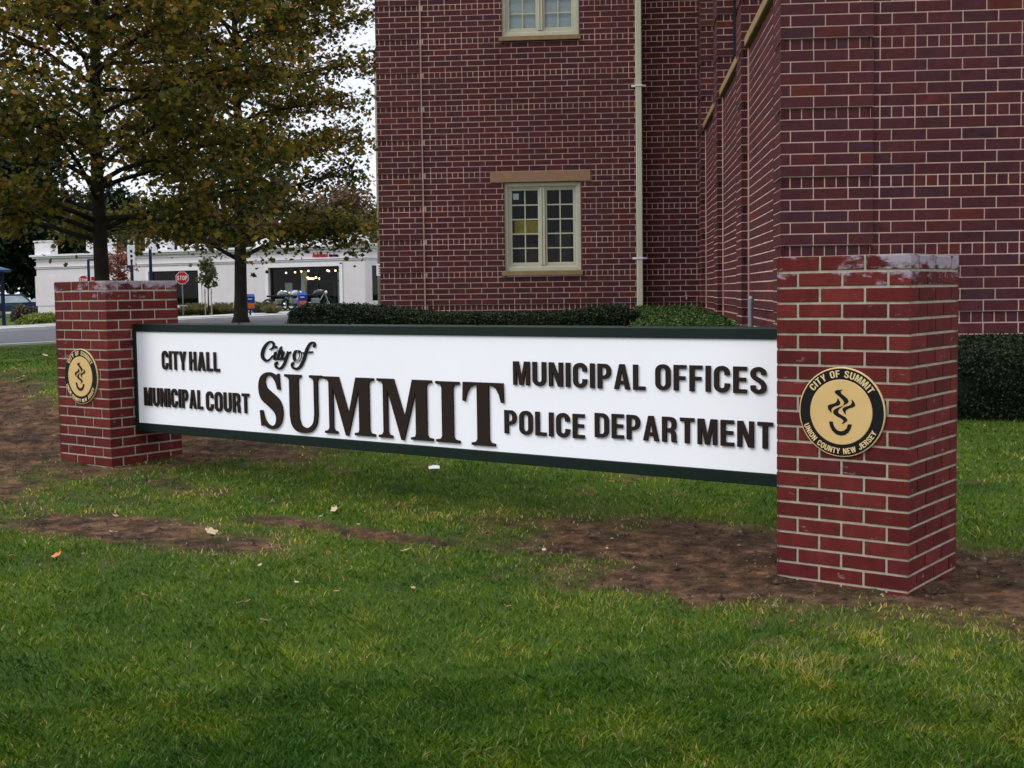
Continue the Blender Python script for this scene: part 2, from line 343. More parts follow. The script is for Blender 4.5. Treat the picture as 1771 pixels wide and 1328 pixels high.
def make_grass():
    az0 = math.atan2(FW[0], FW[1])+R_(3); half = R_(37)
    r = []
    n1 = 175000; n2 = 370000
    r1 = np.sqrt(rng.random(n1)*(4.2**2-2.0**2)+2.0**2)
    r2 = 4.2*np.exp(rng.random(n2)*math.log(34/4.2))
    r = np.concatenate([r1, r2]); t = az0+(rng.random(len(r))*2-1)*half
    x = CAM[0]+r*np.sin(t); y = CAM[1]+r*np.cos(t)
    S = soilmask(x, y); cl = fbm(x*6, y*6, 2)
    keep = rng.random(len(x)) > S**1.25*1.01
    dx = x-CAM[0]; dy = y-CAM[1]; a = dx*BA[0]+dy*BA[1]; b = dx*BB[0]+dy*BB[1]
    keep &= ~((a > -5) & (b > 14.5)) & ~((a > 1.4) & (b > 11.3))
    keep &= ~((x > -.63) & (x < .03) & (y > -.03) & (y < .63)) & ~((x > -6.25) & (x < -5.58) & (y > .05) & (y < .71))
    P = np.stack([x, y], 1); kd = (P-F1[:2])@nl; keep &= kd < -roadw-.3
    x, y, r, cl = x[keep], y[keep], r[keep], cl[keep]; S = S[keep]; n = len(x)
    z = hgt(x, y)-.004
    h = (.010+.020*cl**1.5+.015*rng.random(n))*(1-.5*S)*(1+.25*(fbm(x*1.3, y*1.3, 2)-.5))
    w = (.0013+.0010*rng.random(n))*np.maximum(1, r/3.8)
    ph = fbm(x*5+5, y*5, 2)*10+rng.normal(0, 1.6, n); lean = h*(.3+.9*rng.random(n))
    lx = np.cos(ph)*lean; ly = np.sin(ph)*lean; fa = rng.random(n)*math.pi; cx = np.cos(fa)*w; cy = np.sin(fa)*w
    b0 = np.stack([x-cx, y-cy, z], 1); b1 = np.stack([x+cx, y+cy, z], 1)
    m0 = np.stack([x-cx*.8+lx*.35, y-cy*.8+ly*.35, z+h*.6], 1); m1 = np.stack([x+cx*.8+lx*.35, y+cy*.8+ly*.35, z+h*.6], 1)
    tp = np.stack([x+lx, y+ly, z+h*.95], 1)
    V = np.stack([b0, b1, m1, tp, m0], 1).reshape(-1, 3)
    rnd = np.clip(rng.random(n)*.66+.30*(cl-.5)+.12*S+.24*sst(-3.2, -1.0, y)*(x > -9)*(.5+fbm(x*1.7, y*1.7, 3)), 0, 1); dry = rng.random(n) < .035+.10*S; rnd[dry] = .93+.07*rng.random(dry.sum())
    o = npmesh('grass', V, 5, rnd, [M_grass]); tag(o, 'short green lawn grass thinning out around the soil patches', 'grass', None, 'stuff')
make_grass()

def make_clods():
    n = 30000; az0 = math.atan2(FW[0], FW[1]); r = 2.5+11.5*rng.random(n)**.75; t = az0+(rng.random(n)*2-1)*R_(30)
    x = CAM[0]+r*np.sin(t); y = CAM[1]+r*np.cos(t); S = soilmask(x, y); k = (rng.random(n) < S**1.5*(.35+.9*fbm(x*4, y*4, 2)))
    k &= ~((x > -.63) & (x < .03) & (y > -.03) & (y < .63)) & ~((x > -6.25) & (x < -5.58) & (y > .05) & (y < .71))
    x, y = x[k], y[k]; n = len(x); z = hgt(x, y)-.004; sz_ = .003+.013*rng.random(n)**3
    O = np.array([(1, 0, 0), (0, 1, 0), (-1, 0, 0), (0, -1, 0), (0, 0, .9)]); d = 1+.5*(rng.random((n, 5, 1))-.5); a = rng.random(n)*6.28
    V = O[None]*d*sz_[:, None, None]; X = V[..., 0]*np.cos(a)[:, None]-V[..., 1]*np.sin(a)[:, None]; Y = V[..., 0]*np.sin(a)[:, None]+V[..., 1]*np.cos(a)[:, None]
    P = np.stack([X+x[:, None], Y+y[:, None], V[..., 2]+z[:, None]], -1)
    T = P[:, [0, 1, 4, 1, 2, 4, 2, 3, 4, 3, 0, 4]].reshape(-1, 3)
    o = npmesh('soil_clods', T, 3, np.repeat(rng.random(n), 4), [M_clod]); tag(o, 'small lumps of soil and twigs on the bare patches', 'soil', None, 'stuff')
M_clod = leaf_mat('soil_clod', [(0, (.020, .014, .010)), (.6, (.060, .040, .030)), (.95, (.11, .075, .052)), (1, (.22, .17, .12))], 0, .95)
make_clods()

# ------------------------------------------------------------------ brickwork
def sub_iv(iv, cuts):
    out = [iv]
    for c0, c1 in cuts:
        nx = []
        for a0, a1 in out:
            if c1 <= a0 or c0 >= a1: nx.append((a0, a1)); continue
            if c0 > a0: nx.append((a0, c0))
            if c1 < a1: nx.append((c1, a1))
        out = nx
    return out
def brick(mb, P, u0, u1, z0, z1, n0, n1, m, r, c=.0025, el=False, er=False):
    """P(u,n,z)->xyz ; outer face at n=n0, goes in to n=n1 (n grows inwards)"""
    a0 = u0 if el else u0+c; a1 = u1 if er else u1-c
    F_ = [P(a0, n0, z0+c), P(a1, n0, z0+c), P(a1, n0, z1-c), P(a0, n0, z1-c)]
    G_ = [P(u0, n0+c, z0), P(u1, n0+c, z0), P(u1, n0+c, z1), P(u0, n0+c, z1)]
    if el: G_[0] = P(u0, n0, z0); G_[3] = P(u0, n0, z1)
    if er: G_[1] = P(u1, n0, z0); G_[2] = P(u1, n0, z1)
    H_ = [P(u0, n1, z0), P(u1, n1, z0), P(u1, n1, z1), P(u0, n1, z1)]
    vs = F_+G_+H_; fs = [(0, 1, 2, 3), (4, 5, 1, 0), (7, 3, 2, 6), (8, 9, 5, 4), (11, 7, 6, 10)]
    if not el: fs += [(4, 0, 3, 7), (8, 4, 7, 11)]
    if not er: fs += [(5, 6, 2, 1), (9, 10, 6, 5)]
    mb.poly(vs, fs, m, r)
def brickwall(mb, O, u, n, width, z0, rows, rowf, ch, joint, depth, el=False, er=False, openings=(), bm=0, mm=1, rn=random.random, jit=.0008, minb=.02):
    """O origin (x,y), u unit dir, n inward unit; rowf(i)->(module, offset, recess)"""
    def P(a, d, z): return (O[0]+u[0]*a+n[0]*d, O[1]+u[1]*a+n[1]*d, z)
    for i in range(rows):
        mod, off, rec = rowf(i); za = z0+i*ch; zb = za+ch; zc = (za+zb)/2
        cuts = [(o[0], o[1]) for o in openings if o[2] < zc < o[3]]
        for s0, s1 in sub_iv((0, width), cuts):
            q0 = rec+depth
            mb.face([P(s0, q0, za), P(s1, q0, za), P(s1, q0, zb), P(s0, q0, zb)], mm)
            k = math.floor((s0-off)/mod)-1
            while off+k*mod < s1:
                x0 = off+k*mod+joint/2; x1 = off+(k+1)*mod-joint/2; k += 1
                c0 = max(x0, s0); c1 = min(x1, s1)
                if c1-c0 < minb: continue
                L = el and s0 == 0 and x0 <= minb+joint; Rr = er and s1 == width and x1 >= width-joint-minb
                if L: c0 = 0
                if Rr: c1 = width
                r = rn(); dj = 0 if (L or Rr) else random.uniform(-jit, jit)
                brick(mb, P, c0, c1, za+joint/2+random.uniform(-.0004, .0004), zb-joint/2, rec+dj, rec+depth+.012, bm, r, .0022 if joint < .013 else .003, L, Rr)

# ------------------------------------------------------------------ piers
CH = .0677
def pier(name, x0, y0, zb, zt, label):
    """x0,y0: front right corner"""
    w = .602; mb = MB(); rows = 22; j = .0118; base = zt-rows*CH
    sides = [((0, 0), (-1, 0), (0, 1)), ((-w, 0), (0, 1), (1, 0)), ((-w, w), (1, 0), (0, -1)), ((0, w), (0, -1), (-1, 0))]
    for k, (O, u, n) in enumerate(sides):
        def rf(i, k=k): return ((w+j*.6)/3, ((-j*.3) if ((i+k) % 2 == 1) else -((w+j*.6)/6)-j*.3), 0)
        brickwall(mb, O, u, n, w, base-.0, rows, rf, CH, j, .005, True, True)
    mb.box(-w+.02, .02, base-.12, -.02, w-.02, base+rows*CH-.004, 1)
    # top bed of flat bricks
    for a in range(3):
        for b in range(6):
            xa = -w+a*w/3; ya = b*w/6; mb.box(xa+.004, ya+.004, base+rows*CH-.02, xa+w/3-.004, ya+w/6-.004, base+rows*CH-.001-.0003*((a+b) % 3), 0, .002, random.random())
    o = mb.build(name, [M_pbrick, M_pmort]); o.location = (x0, y0, 0)
    tag(o, label, 'brick pier', 'brick piers carrying the sign'); return o
pier('brick_pier', 0, 0, 0, 1.4217, 'red brick pier at the right end of the white sign, nearest the camera')
pier('brick_pier', -5.613, .079, .08, 1.400, 'red brick pier at the far left end of the white sign, in brown soil')

# ------------------------------------------------------------------ lettering
def catmull(pts, k=6, closed=False):
    P = [np.array(p, float) for p in pts]; n = len(P); out = []
    rg = range(n if closed else n-1)
    for i in rg:
        p1 = P[i]; p2 = P[(i+1) % n]; p0 = P[i-1] if (closed or i > 0) else 2*p1-p2; p3 = P[(i+2) % n] if (closed or i+2 < n) else 2*p2-p1
        for t in range(k):
            s = t/k; out.append(.5*((2*p1)+(-p0+p2)*s+(2*p0-5*p1+4*p2-p3)*s*s+(-p0+3*p1-3*p2+p3)*s**3))
    if not closed: out.append(P[-1])
    return [tuple(q) for q in out]
def ribbon(pts, w):
    P = [np.array(p, float) for p in pts]; n = len(P)
    if not hasattr(w, '__len__'): w = [w]*n
    else: w = np.interp(np.linspace(0, 1, n), np.linspace(0, 1, len(w)), w)
    l = []; r = []
    for i in range(n):
        d = P[min(i+1, n-1)]-P[max(i-1, 0)]; d /= max(np.linalg.norm(d), 1e-9); q = np.array([-d[1], d[0]])*w[i]/2
        l.append(tuple(P[i]+q)); r.append(tuple(P[i]-q))
    return l+r[::-1]
def rr(x0, y0, x1, y1, rx, ry, k=7, corners=(1, 1, 1, 1)):
    out = []
    for c, (cx, cy, a0) in enumerate(((x1-rx, y1-ry, 0), (x0+rx, y1-ry, 90), (x0+rx, y0+ry, 180), (x1-rx, y0+ry, 270))):
        if not corners[c]:
            out.append(((x1, y1), (x0, y1), (x0, y0), (x1, y0))[c]); continue
        for i in range(k+1): a = R_(a0+90*i/k); out.append((cx+rx*math.cos(a), cy+ry*math.sin(a)))
    return out
v = .165; h_ = .145
SANS = {
 'I': (v, [[(0, 0), (v, 0), (v, 1), (0, 1)]]),
 'T': (.50, [[(.25-v/2, 0), (.25+v/2, 0), (.25+v/2, 1-h_), (.5, 1-h_), (.5, 1), (0, 1), (0, 1-h_), (.25-v/2, 1-h_)]]),
 'L': (.43, [[(0, 0), (.43, 0), (.43, h_), (v, h_), (v, 1), (0, 1)]]),
 'E': (.45, [[(0, 0), (.45, 0), (.45, h_), (v, h_), (v, .44), (.42, .44), (.42, .44+h_), (v, .44+h_), (v, 1-h_), (.45, 1-h_), (.45, 1), (0, 1)]]),
 'F': (.44, [[(0, 0), (v, 0), (v, .42), (.40, .42), (.40, .42+h_), (v, .42+h_), (v, 1-h_), (.44, 1-h_), (.44, 1), (0, 1)]]),
 'H': (.53, [[(0, 0), (v, 0), (v, .44), (.53-v, .44), (.53-v, 0), (.53, 0), (.53, 1), (.53-v, 1), (.53-v, .59), (v, .59), (v, 1), (0, 1)]]),
 'N': (.55, [[(0, 0), (.155, 0), (.155, .62), (.37, 0), (.55, 0), (.55, 1), (.395, 1), (.395, .40), (.18, 1), (0, 1)]]),
 'M': (.68, [[(0, 0), (.145, 0), (.145, .70), (.265, 0), (.415, 0), (.535, .70), (.535, 0), (.68, 0), (.68, 1), (.46, 1), (.34, .33), (.22, 1), (0, 1)]]),
 'A': (.58, [[(0, 0), (.165, 0), (.20, .20), (.38, .20), (.415, 0), (.58, 0), (.38, 1), (.20, 1)], [(.225, .34), (.355, .34), (.29, .76)]]),
 'Y': (.56, [[(.28-v/2, 0), (.28+v/2, 0), (.28+v/2, .40), (.56, 1), (.385, 1), (.28, .62), (.175, 1), (0, 1), (.28-v/2, .40)]]),
 'O': (.54, [rr(0, -.01, .54, 1.01, .27, .27), rr(v, .14, .54-v, .86, .105, .13)]),
 'D': (.54, [rr(0, 0, .54, 1, .27, .27, corners=(1, 0, 0, 1)), rr(v, h_, .54-v, 1-h_, .105, .13, corners=(1, 0, 0, 1))]),
 'P': (.50, [[(0, 0), (v, 0), (v, .38)]+[p for p in rr(0, .38, .50, 1, .25, .27, corners=(1, 0, 0, 1)) if False]+[(.25+.25*math.sin(R_(a)), .66-.28*math.cos(R_(a))) for a in range(0, 91, 13)]+[(.25+.25*math.cos(R_(a)), .72+.28*math.sin(R_(a))) for a in range(0, 91, 13)]+[(0, 1)],
       [(v, .52), (.24, .52), (.31, .56), (.335, .63), (.335, .75), (.31, .82), (.24, .86), (v, .86)]]),
 'R': (.53, [[(0, 0), (v, 0), (v, .40), (.24, .40), (.315, .37), (.335, .30), (.335, .10), (.355, 0), (.53, 0), (.505, .08), (.50, .32), (.475, .41), (.40, .47), (.475, .52), (.51, .62), (.51, .80), (.47, .92), (.38, .985), (.27, 1), (0, 1)],
       [(v, .54), (.25, .54), (.32, .58), (.345, .64), (.345, .76), (.32, .83), (.25, .86), (v, .86)]]),
 'U': (.54, [ribbon([(v/2, 1), (v/2, .6)]+[(.27+(.27-v/2)*math.cos(R_(a)), .27+(.27-h_/2)*math.sin(R_(a))) for a in range(180, 361, 15)]+[(.54-v/2, .6), (.54-v/2, 1)], v)]),
 'J': (.48, [ribbon([(.09, .30)]+[(.24+(.24-v/2)*math.cos(R_(a)), .25+(.25-h_/2)*math.sin(R_(a))) for a in range(190, 361, 15)]+[(.48-v/2, .6), (.48-v/2, 1)], v)]),
 'C': (.53, [ribbon([(.45, .655)]+[(.265+(.265-v/2)*math.cos(R_(a)), .735+(.265-h_/2)*math.sin(R_(a))) for a in range(0, 181, 15)]+[(.265+(.265-v/2)*math.cos(R_(a)), .265+(.265-h_/2)*math.sin(R_(a))) for a in range(180, 361, 15)]+[(.45, .35)], v)]),
 'S': (.52, [ribbon(catmull([(.435, .70), (.42, .84), (.26, .93), (.10, .84), (.085, .70), (.15, .59), (.26, .515), (.37, .43), (.435, .30), (.42, .15), (.26, .07), (.10, .15), (.083, .31)], 4), .158)]),
 'W': (.80, [[(0, 1), (.16, 1), (.235, .35), (.32, 1), (.48, 1), (.565, .35), (.64, 1), (.80, 1), (.65, 0), (.49, 0), (.40, .62), (.31, 0), (.15, 0)]]),
}
def glyph_obj(name, loops, sx, sz, thick, mat, parent, place, bev=.0):
    """place: Matrix taking (x right, y up, z out)"""
    cu = bpy.data.curves.new(name, 'CURVE'); cu.dimensions = '2D'; cu.fill_mode = 'BOTH'; cu.extrude = thick/2
    if bev: cu.bevel_depth = bev; cu.bevel_resolution = 0; cu.offset = -bev
    for lp in loops:
        sp = cu.splines.new('POLY'); sp.points.add(len(lp)-1); sp.use_cyclic_u = True
        for p, q in zip(sp.points, lp): p.co = (q[0]*sx, q[1]*sz, 0, 1)
    ob = bpy.data.objects.new(name, cu); C.objects.link(ob)
    me = bpy.data.meshes.new_from_object(ob.evaluated_get(bpy.context.evaluated_depsgraph_get())); C.objects.unlink(ob); bpy.data.objects.remove(ob)
    me.name = name; me.materials.clear(); me.materials.append(mat)
    me.transform(place @ Matrix.Translation((0, 0, thick/2)))
    return link(bpy.data.objects.new(name, me), parent)
def merge(objs, name, parent, mat=None):
    mb = MB()
    for o in objs:
        mb.poly([v_.co for v_ in o.data.vertices], [tuple(p.vertices) for p in o.data.polygons])
        bpy.data.objects.remove(o)
    return mb.build(name, mat, parent)
def front(x, y, z): return Matrix(((1, 0, 0, x), (0, 0, -1, y), (0, 1, 0, z), (0, 0, 0, 1)))   # x right, y->z, out -> -y
def word(text, x0, x1, z0, z1, yface, parent, mat, thick=.010, track=.125):
    tot = 0
    for ch in text: tot += SANS[ch][0]+track
    tot -= track; sx = (x1-x0)/tot; sz = z1-z0; x = x0
    for ch in text:
        glyph_obj('letter', SANS[ch][1], sx, sz, thick, mat, parent, front(x, yface, z0)); x += (SANS[ch][0]+track)*sx

# ------------------------------------------------------------------ the sign
SYF = .2936; SX0 = -5.606; SX1 = -.60
sign = empty('municipal_sign', ((SX0+SX1)/2, SYF, .40))
tag(sign, 'long white city hall sign board with raised brown letters between two brick piers', 'sign')
so = np.array([(SX0+SX1)/2, SYF, .40])
def loc_sign(o):  # children built in world coordinates
    o.matrix_parent_inverse = Matrix.Translation(-Vector(so)); return o
zt0, zt1, zw0, zw1 = .351, 1.098, .411, 1.0465
mb = MB(); d0 = SYF-.012; d1 = SYF+.235
mb.box(SX0+.001, d0, zw1, SX1-.003, d1, zt1, 0, .003)
mb.box(SX0+.001, d0, zt0, SX1-.003, d1, zw0, 0, .003)
mb.box(SX0+.002, d0, zw0, SX0+.026, d1, zw1, 0, .002)
mb.box(SX1-.026, d0, zw0, SX1-.004, d1, zw1, 0, .002)
for px_ in (-4.6, -3.6, -2.6, -1.6):
    mb.tube([(px_, SYF+.08, zt1+.0005), (px_, SYF+.08, zt1+.006)], .008, 8)
loc_sign(mb.build('frame', M_frameg, sign))
mb = MB(); mb.box(SX0+.026, SYF, zw0, SX1-.026, d1-.01, zw1, 0); loc_sign(mb.build('panel', M_panel, sign))
before = set(bpy.data.objects)
YF = SYF-.001
word('CITY', -5.298, -5.044, .7905, .917, YF, sign, M_letter); word('HALL', -5.008, -4.704, .7905, .917, YF, sign, M_letter)
word('MUNICIPAL', -5.506, -4.883, .534, .661, YF, sign, M_letter); word('COURT', -4.848, -4.425, .528, .656, YF, sign, M_letter)
word('MUNICIPAL', -2.288, -1.458, .783, .911, YF, sign, M_letter); word('OFFICES', -1.397, -.793, .788, .915, YF, sign, M_letter)
word('POLICE', -2.352, -1.828, .516, .644, YF, sign, M_letter); word('DEPARTMENT', -1.762, -.760, .529, .655, YF, sign, M_letter)
SER = {
 'I': [(0, 0), (.5, 0), (.5, .04), (.40, .055), (.37, .10), (.37, .90), (.40, .945), (.5, .96), (.5, 1), (0, 1), (0, .96), (.10, .945), (.13, .90), (.13, .10), (.10, .055), (0, .04)],
 'T': [(.18, 0), (.66, 0), (.66, .04), (.57, .055), (.54, .10), (.54, .955), (.62, .945), (.69, .91), (.75, .82), (.79, .69), (.84, .70), (.83, 1), (.01, 1), (0, .70), (.05, .69), (.09, .82), (.15, .91), (.22, .945), (.30, .955), (.30, .10), (.27, .055), (.18, .04)],
 'M': [(0, 1), (.38, 1), (.62, .36), (.80, 1), (1.22, 1), (1.22, .96), (1.14, .945), (1.11, .90), (1.11, .10), (1.14, .055), (1.24, .04), (1.24, 0), (.76, 0), (.76, .04), (.85, .055), (.87, .10), (.87, .80), (.60, -.02), (.545, -.02), (.24, .82), (.24, .10), (.27, .055), (.34, .04), (.34, 0), (.03, 0), (.03, .04), (.11, .055), (.14, .10), (.14, .90), (.11, .945), (0, .96)],
 'U': [(0, 1), (.43, 1), (.43, .96), (.37, .945), (.35, .90)]+catmull([(.35, .32), (.365, .20), (.42, .10), (.53, .06), (.64, .09), (.72, .17), (.75, .32)], 4)+[(.75, .90), (.72, .945), (.64, .96), (.64, 1), (.95, 1), (.95, .96), (.87, .945), (.84, .90)]+catmull([(.84, .30), (.80, .13), (.68, .01), (.48, -.03), (.28, 0), (.16, .11), (.12, .28)], 4)+[(.12, .90), (.09, .945), (0, .96)],
}
Sp = [(238, 312), (243, 415), (226, 415)]+catmull([(226, 415), (214, 368), (190, 333), (165, 326), (147, 345), (143, 375), (155, 408), (190, 438), (232, 475), (252, 515), (258, 565), (248, 620), (222, 658), (190, 671), (162, 668), (140, 655), (126, 648)], 3)[1:]+[(116, 655), (112, 655), (104, 553), (122, 553)]+catmull([(122, 553), (136, 608), (160, 642), (188, 650), (208, 632), (213, 595), (200, 560), (160, 522), (118, 485), (100, 435), (100, 378), (116, 333), (148, 309), (180, 306), (205, 316), (220, 326)], 3)[1:]+[(228, 314)]
Sp = [((x-100)/158*.63, (669-y)/361) for x, y in Sp]
for ch, x0, x1, z0, z1 in (('S', -4.325, -4.108, .441, .797), ('U', -4.085, -3.757, .441, .791), ('M', -3.745, -3.3175, .441, .788), ('M', -3.297, -2.866, .441, .789), ('I', -2.842, -2.669, .441, .787), ('T', -2.644, -2.355, .4385, .789)):
    lp = Sp if ch == 'S' else SER[ch]; w = max(p[0] for p in lp); lo = 0 if ch != 'S' else 0
    glyph_obj('letter', [lp], (x1-x0)/w, z1-z0, .012, M_letter, sign, front(x0, YF, z0))
# script "City of"
def sc(p): return ((p[0]-117)*(.4808/340), .9905-(p[1]-115-(p[0]-117)*.03)*.00098)
SCR = {'C': [([(168, 165), (190, 152), (194, 126), (172, 113), (142, 138), (122, 178), (120, 212), (140, 236), (165, 228), (186, 203)], [5, 9, 12, 7, 14, 20, 20, 12, 6, 4])],
 'i': [([(196, 195), (207, 184), (200, 205), (197, 224), (212, 224), (222, 208)], [4, 14, 15, 14, 8, 4]), ([(206, 148), (214, 153)], [13, 13])],
 't': [([(222, 200), (242, 152), (226, 200), (222, 222), (236, 226), (246, 208)], [4, 14, 15, 14, 8, 4]), ([(217, 174), (252, 172)], [6, 6])],
 'y': [([(243, 196), (256, 182), (249, 205), (248, 222), (262, 226), (278, 205), (288, 180)], [4, 14, 15, 14, 10, 10, 14]), ([(288, 180), (272, 230), (254, 268), (232, 287), (208, 278), (204, 256), (218, 250)], [14, 14, 12, 10, 10, 12, 12]), ([(286, 195), (304, 180)], [8, 5])],
 'o': [([(352, 176), (334, 178), (324, 205), (328, 232), (346, 238), (362, 218), (364, 190), (352, 176), (340, 178)], [8, 12, 17, 14, 9, 14, 17, 10, 8])],
 'f': [([(446, 150), (457, 136), (446, 122), (425, 132), (404, 170), (388, 222), (366, 268), (340, 288), (315, 280), (309, 260), (322, 250)], [12, 12, 8, 12, 16, 17, 15, 11, 11, 12, 12]), ([(374, 188), (441, 181)], [6, 7])]}
for ch, st in SCR.items():
    parts = []
    for k, (pts, ws) in enumerate(st):
        cp = catmull([sc(p) for p in pts], 4) if len(pts) > 2 else [sc(p) for p in pts]
        parts.append(glyph_obj('letter', [ribbon(cp, [w*.00128 for w in ws])], 1, 1, .009+.0012*k, M_black, sign, front(-4.2905, YF, 0)))
    merge(parts, 'letter', sign, M_black)
bpy.context.view_layer.update()
for o in set(bpy.data.objects)-before: loc_sign(o)

# ------------------------------------------------------------------ plaques
def plaque(cx, yf, cz, label):
    Rr = .194; root = empty('round_plaque', (cx, yf-.001, cz)); tag(root, label, 'plaque', 'round city plaques on the piers')
    def disc(name, r0, d_, d2, mat, seg=72):
        m_ = MB(); m_.tube([(0, d_, 0), (0, d2+.002, 0), (0, d2, 0)], [r0, r0, r0-.002], seg); return m_.build(name, mat, root)
    disc('rim', Rr, 0, -.009, M_goldt); disc('black_ring', Rr*.972, -.008, -.0125, M_black); disc('gold_disc', Rr*.725, -.0124, -.0150, M_gold)
    def arc(text, mid, span, rb, hh, up, parts, track=.13):
        ws = [(SANS[c][0] if c != ' ' else .30)+track for c in text]; tot = sum(ws); sgn = -1 if up else 1; a = mid-sgn*span/2; k = span/tot
        for c, w in zip(text, ws):
            am = a+sgn*k*(w-track)/2
            if c != ' ':
                sx = R_(k)*(rb+(hh/2 if up else -hh/2))*1.0; ca, sa = math.cos(R_(am)), math.sin(R_(am)); rot = R_(am-90 if up else am+90)
                px_, pz_ = rb*ca, rb*sa
                Mx = Matrix.Translation((px_, -.0122, pz_)) @ Matrix.Rotation(-rot, 4, 'Y') @ front(-SANS[c][0]*sx/2, 0, 0)
                parts.append(glyph_obj('letter', SANS[c][1], sx, hh, .002, M_goldt, root, Mx))
            a += sgn*k*w
    parts = []
    arc('CITY OF SUMMIT', 88, 113, Rr*.775, Rr*.155, True, parts)
    arc('UNION COUNTY NEW JERSEY', 267, 134, Rr*.93, Rr*.125, False, parts, .10)
    pol = [[(497, 412), (520, 396), (600, 385), (575, 400), (570, 415), (580, 440), (620, 470), (655, 500), (672, 530), (660, 555), (625, 578), (600, 592), (612, 572), (618, 555), (600, 520), (560, 480), (520, 450), (500, 430)],
     [(535, 497), (555, 525), (565, 550), (568, 570), (545, 590), (500, 605), (468, 625), (455, 650), (460, 690), (440, 675), (415, 640), (410, 610), (430, 588), (480, 572), (515, 555), (530, 530)],
     [(705, 508), (735, 535), (752, 570), (745, 595), (720, 610), (680, 622), (645, 645), (632, 670), (640, 708), (615, 685), (595, 645), (600, 625), (630, 605), (670, 592), (700, 575), (712, 545)],
     [(600, 594), (540, 620), (500, 643), (478, 672), (480, 695), (505, 722), (550, 745), (590, 765), (612, 790), (585, 832), (625, 810), (655, 785), (655, 765), (630, 738), (580, 712), (545, 690), (540, 665), (555, 635), (585, 612)],
     [(430, 805), (475, 805), (485, 850), (510, 895), (545, 920), (580, 925), (620, 910), (650, 880), (665, 828), (712, 830), (700, 880), (670, 935), (625, 970), (575, 980), (520, 968), (470, 925), (440, 865)]]
    parts = [glyph_obj('s', [[((x-573)/535*Rr, (680-y)/580*Rr) for x, y in lp]], 1, 1, .002, M_black, root, front(0, -.0148, 0)) for lp in pol]
    merge(parts, 'flame_symbol', root, M_black)
plaque(-.2965, 0, .750, 'round gold and black city plaque on the right brick pier')
plaque(-5.9205, .079, .736, 'round gold and black city plaque on the far left brick pier')

# ------------------------------------------------------------------ city hall
ang = math.atan2(BA[1], BA[0])
O0 = W(0, 0)
hall = empty('city_hall', W(1.404, 11.56, .5), ang); tag(hall, 'purple red brick city hall with beige windows and a beige downspout behind the sign', 'building')
HO = (1.404, 11.56, .5)
def HB(mb): mb.v = [(x-HO[0], y-HO[1], z-HO[2]) for x, y, z in mb.v]; return mb
BCH = .1; ZH = .96       # header courses start at .96+.6k
ZB = ZH-.6-.1; NR = 71
def rf_wall(ph, rec=False, baserec=True):
    def f(i):
        k = i % 6                       # row 1 = header when ZB = ZH-.7
        hdr = (k == 1)
        if hdr: return (.1, ph, (.020 if (rec or i == 7) else 0))
        return (.3, ph+(.1 if k in (3, 5) else 0), 0)
    return f
def rb(): 
    return random.betavariate(1.9, 2.0) if random.random() < .97 else random.choice((.0, 1.0))
kw = dict(ch=BCH, joint=.0128, depth=.004, rn=rb, jit=.0012, minb=.03)
# wall A with two windows
OPEN = [(1-3.40+1.27-.13, 0, 0, 0)]
A0 = -3.585; Awid = .40-A0
wins = [(-2.118, -.722, 1.66, 3.26), (-2.118, -.722, 5.86, 7.46)]
lint = (-2.36, -.535, 3.26, 3.46)
ops = [(w[0]-A0, w[1]-A0, w[2]-.09, w[3]) for w in wins]+[(lint[0]-A0, lint[1]-A0, lint[2], lint[3]), (lint[0]-A0, lint[1]-A0, 7.46, 7.66)]
mb = MB()
brickwall(mb, (A0+.012, 23.32), (1, 0), (0, 1), Awid-.012, ZB, NR, rf_wall((-3.155-A0) % .3), el=False, er=True, openings=ops, **kw)
brickwall(mb, (.40, 23.32), (0, 1), (-1, 0), .35, ZB, NR, rf_wall(0), el=True, er=False, **kw)
for w in wins:                                           # brick reveals
    for x, u, n in ((w[0], (0, 1), (-1, 0)), (w[1], (0, 1), (1, 0))):
        mb.face([(x, 23.325, w[2]-.09), (x, 23.5, w[2]-.09), (x, 23.5, w[3]), (x, 23.325, w[3])], 0, .4)
mb.box(A0+.03, 23.36, ZB, wins[0][0], 23.9, 12.0, 1); mb.box(wins[0][1], 23.36, ZB, .36, 23.9, 12.0, 1)
mb.box(wins[0][0], 23.36, ZB, wins[0][1], 23.5, 1.56, 1); mb.box(wins[0][0], 23.36, 3.27, wins[0][1], 23.5, 5.76, 1); mb.box(wins[0][0], 23.36, 7.47, wins[0][1], 23.9, 12, 1)
HB(mb).build('window_wall', [M_bbrick, M_bmort], hall)
# corner pilaster of wall A
mb = MB(); brickwall(mb, (-4.405, 23.285), (1, 0), (0, 1), .805, ZB, NR, rf_wall(.3-.036, True), el=True, er=True, **kw)
brickwall(mb, (-4.405, 23.285+3), (0, -1), (1, 0), 3, ZB, NR, rf_wall(.1, True), el=False, er=True, **kw)
mb.box(-4.37, 23.325, ZB, -3.61, 26.2, 12, 1)
HB(mb).build('pilaster', [M_bbrick, M_bmort], hall)
mb = MB(); mb.box(-3.600, 23.30, ZB, -3.575, 23.34, 8.0, 0); HB(mb).build('expansion_joint', M_bmort, hall)
# recess wall
mb = MB(); brickwall(mb, (.40, 23.66), (1, 0), (0, 1), 1.12, ZB, NR, rf_wall(.07), **kw); mb.box(.38, 23.70, ZB, 1.6, 24.1, 12, 1)
HB(mb).build('recess_wall', [M_bbrick, M_bmort], hall)
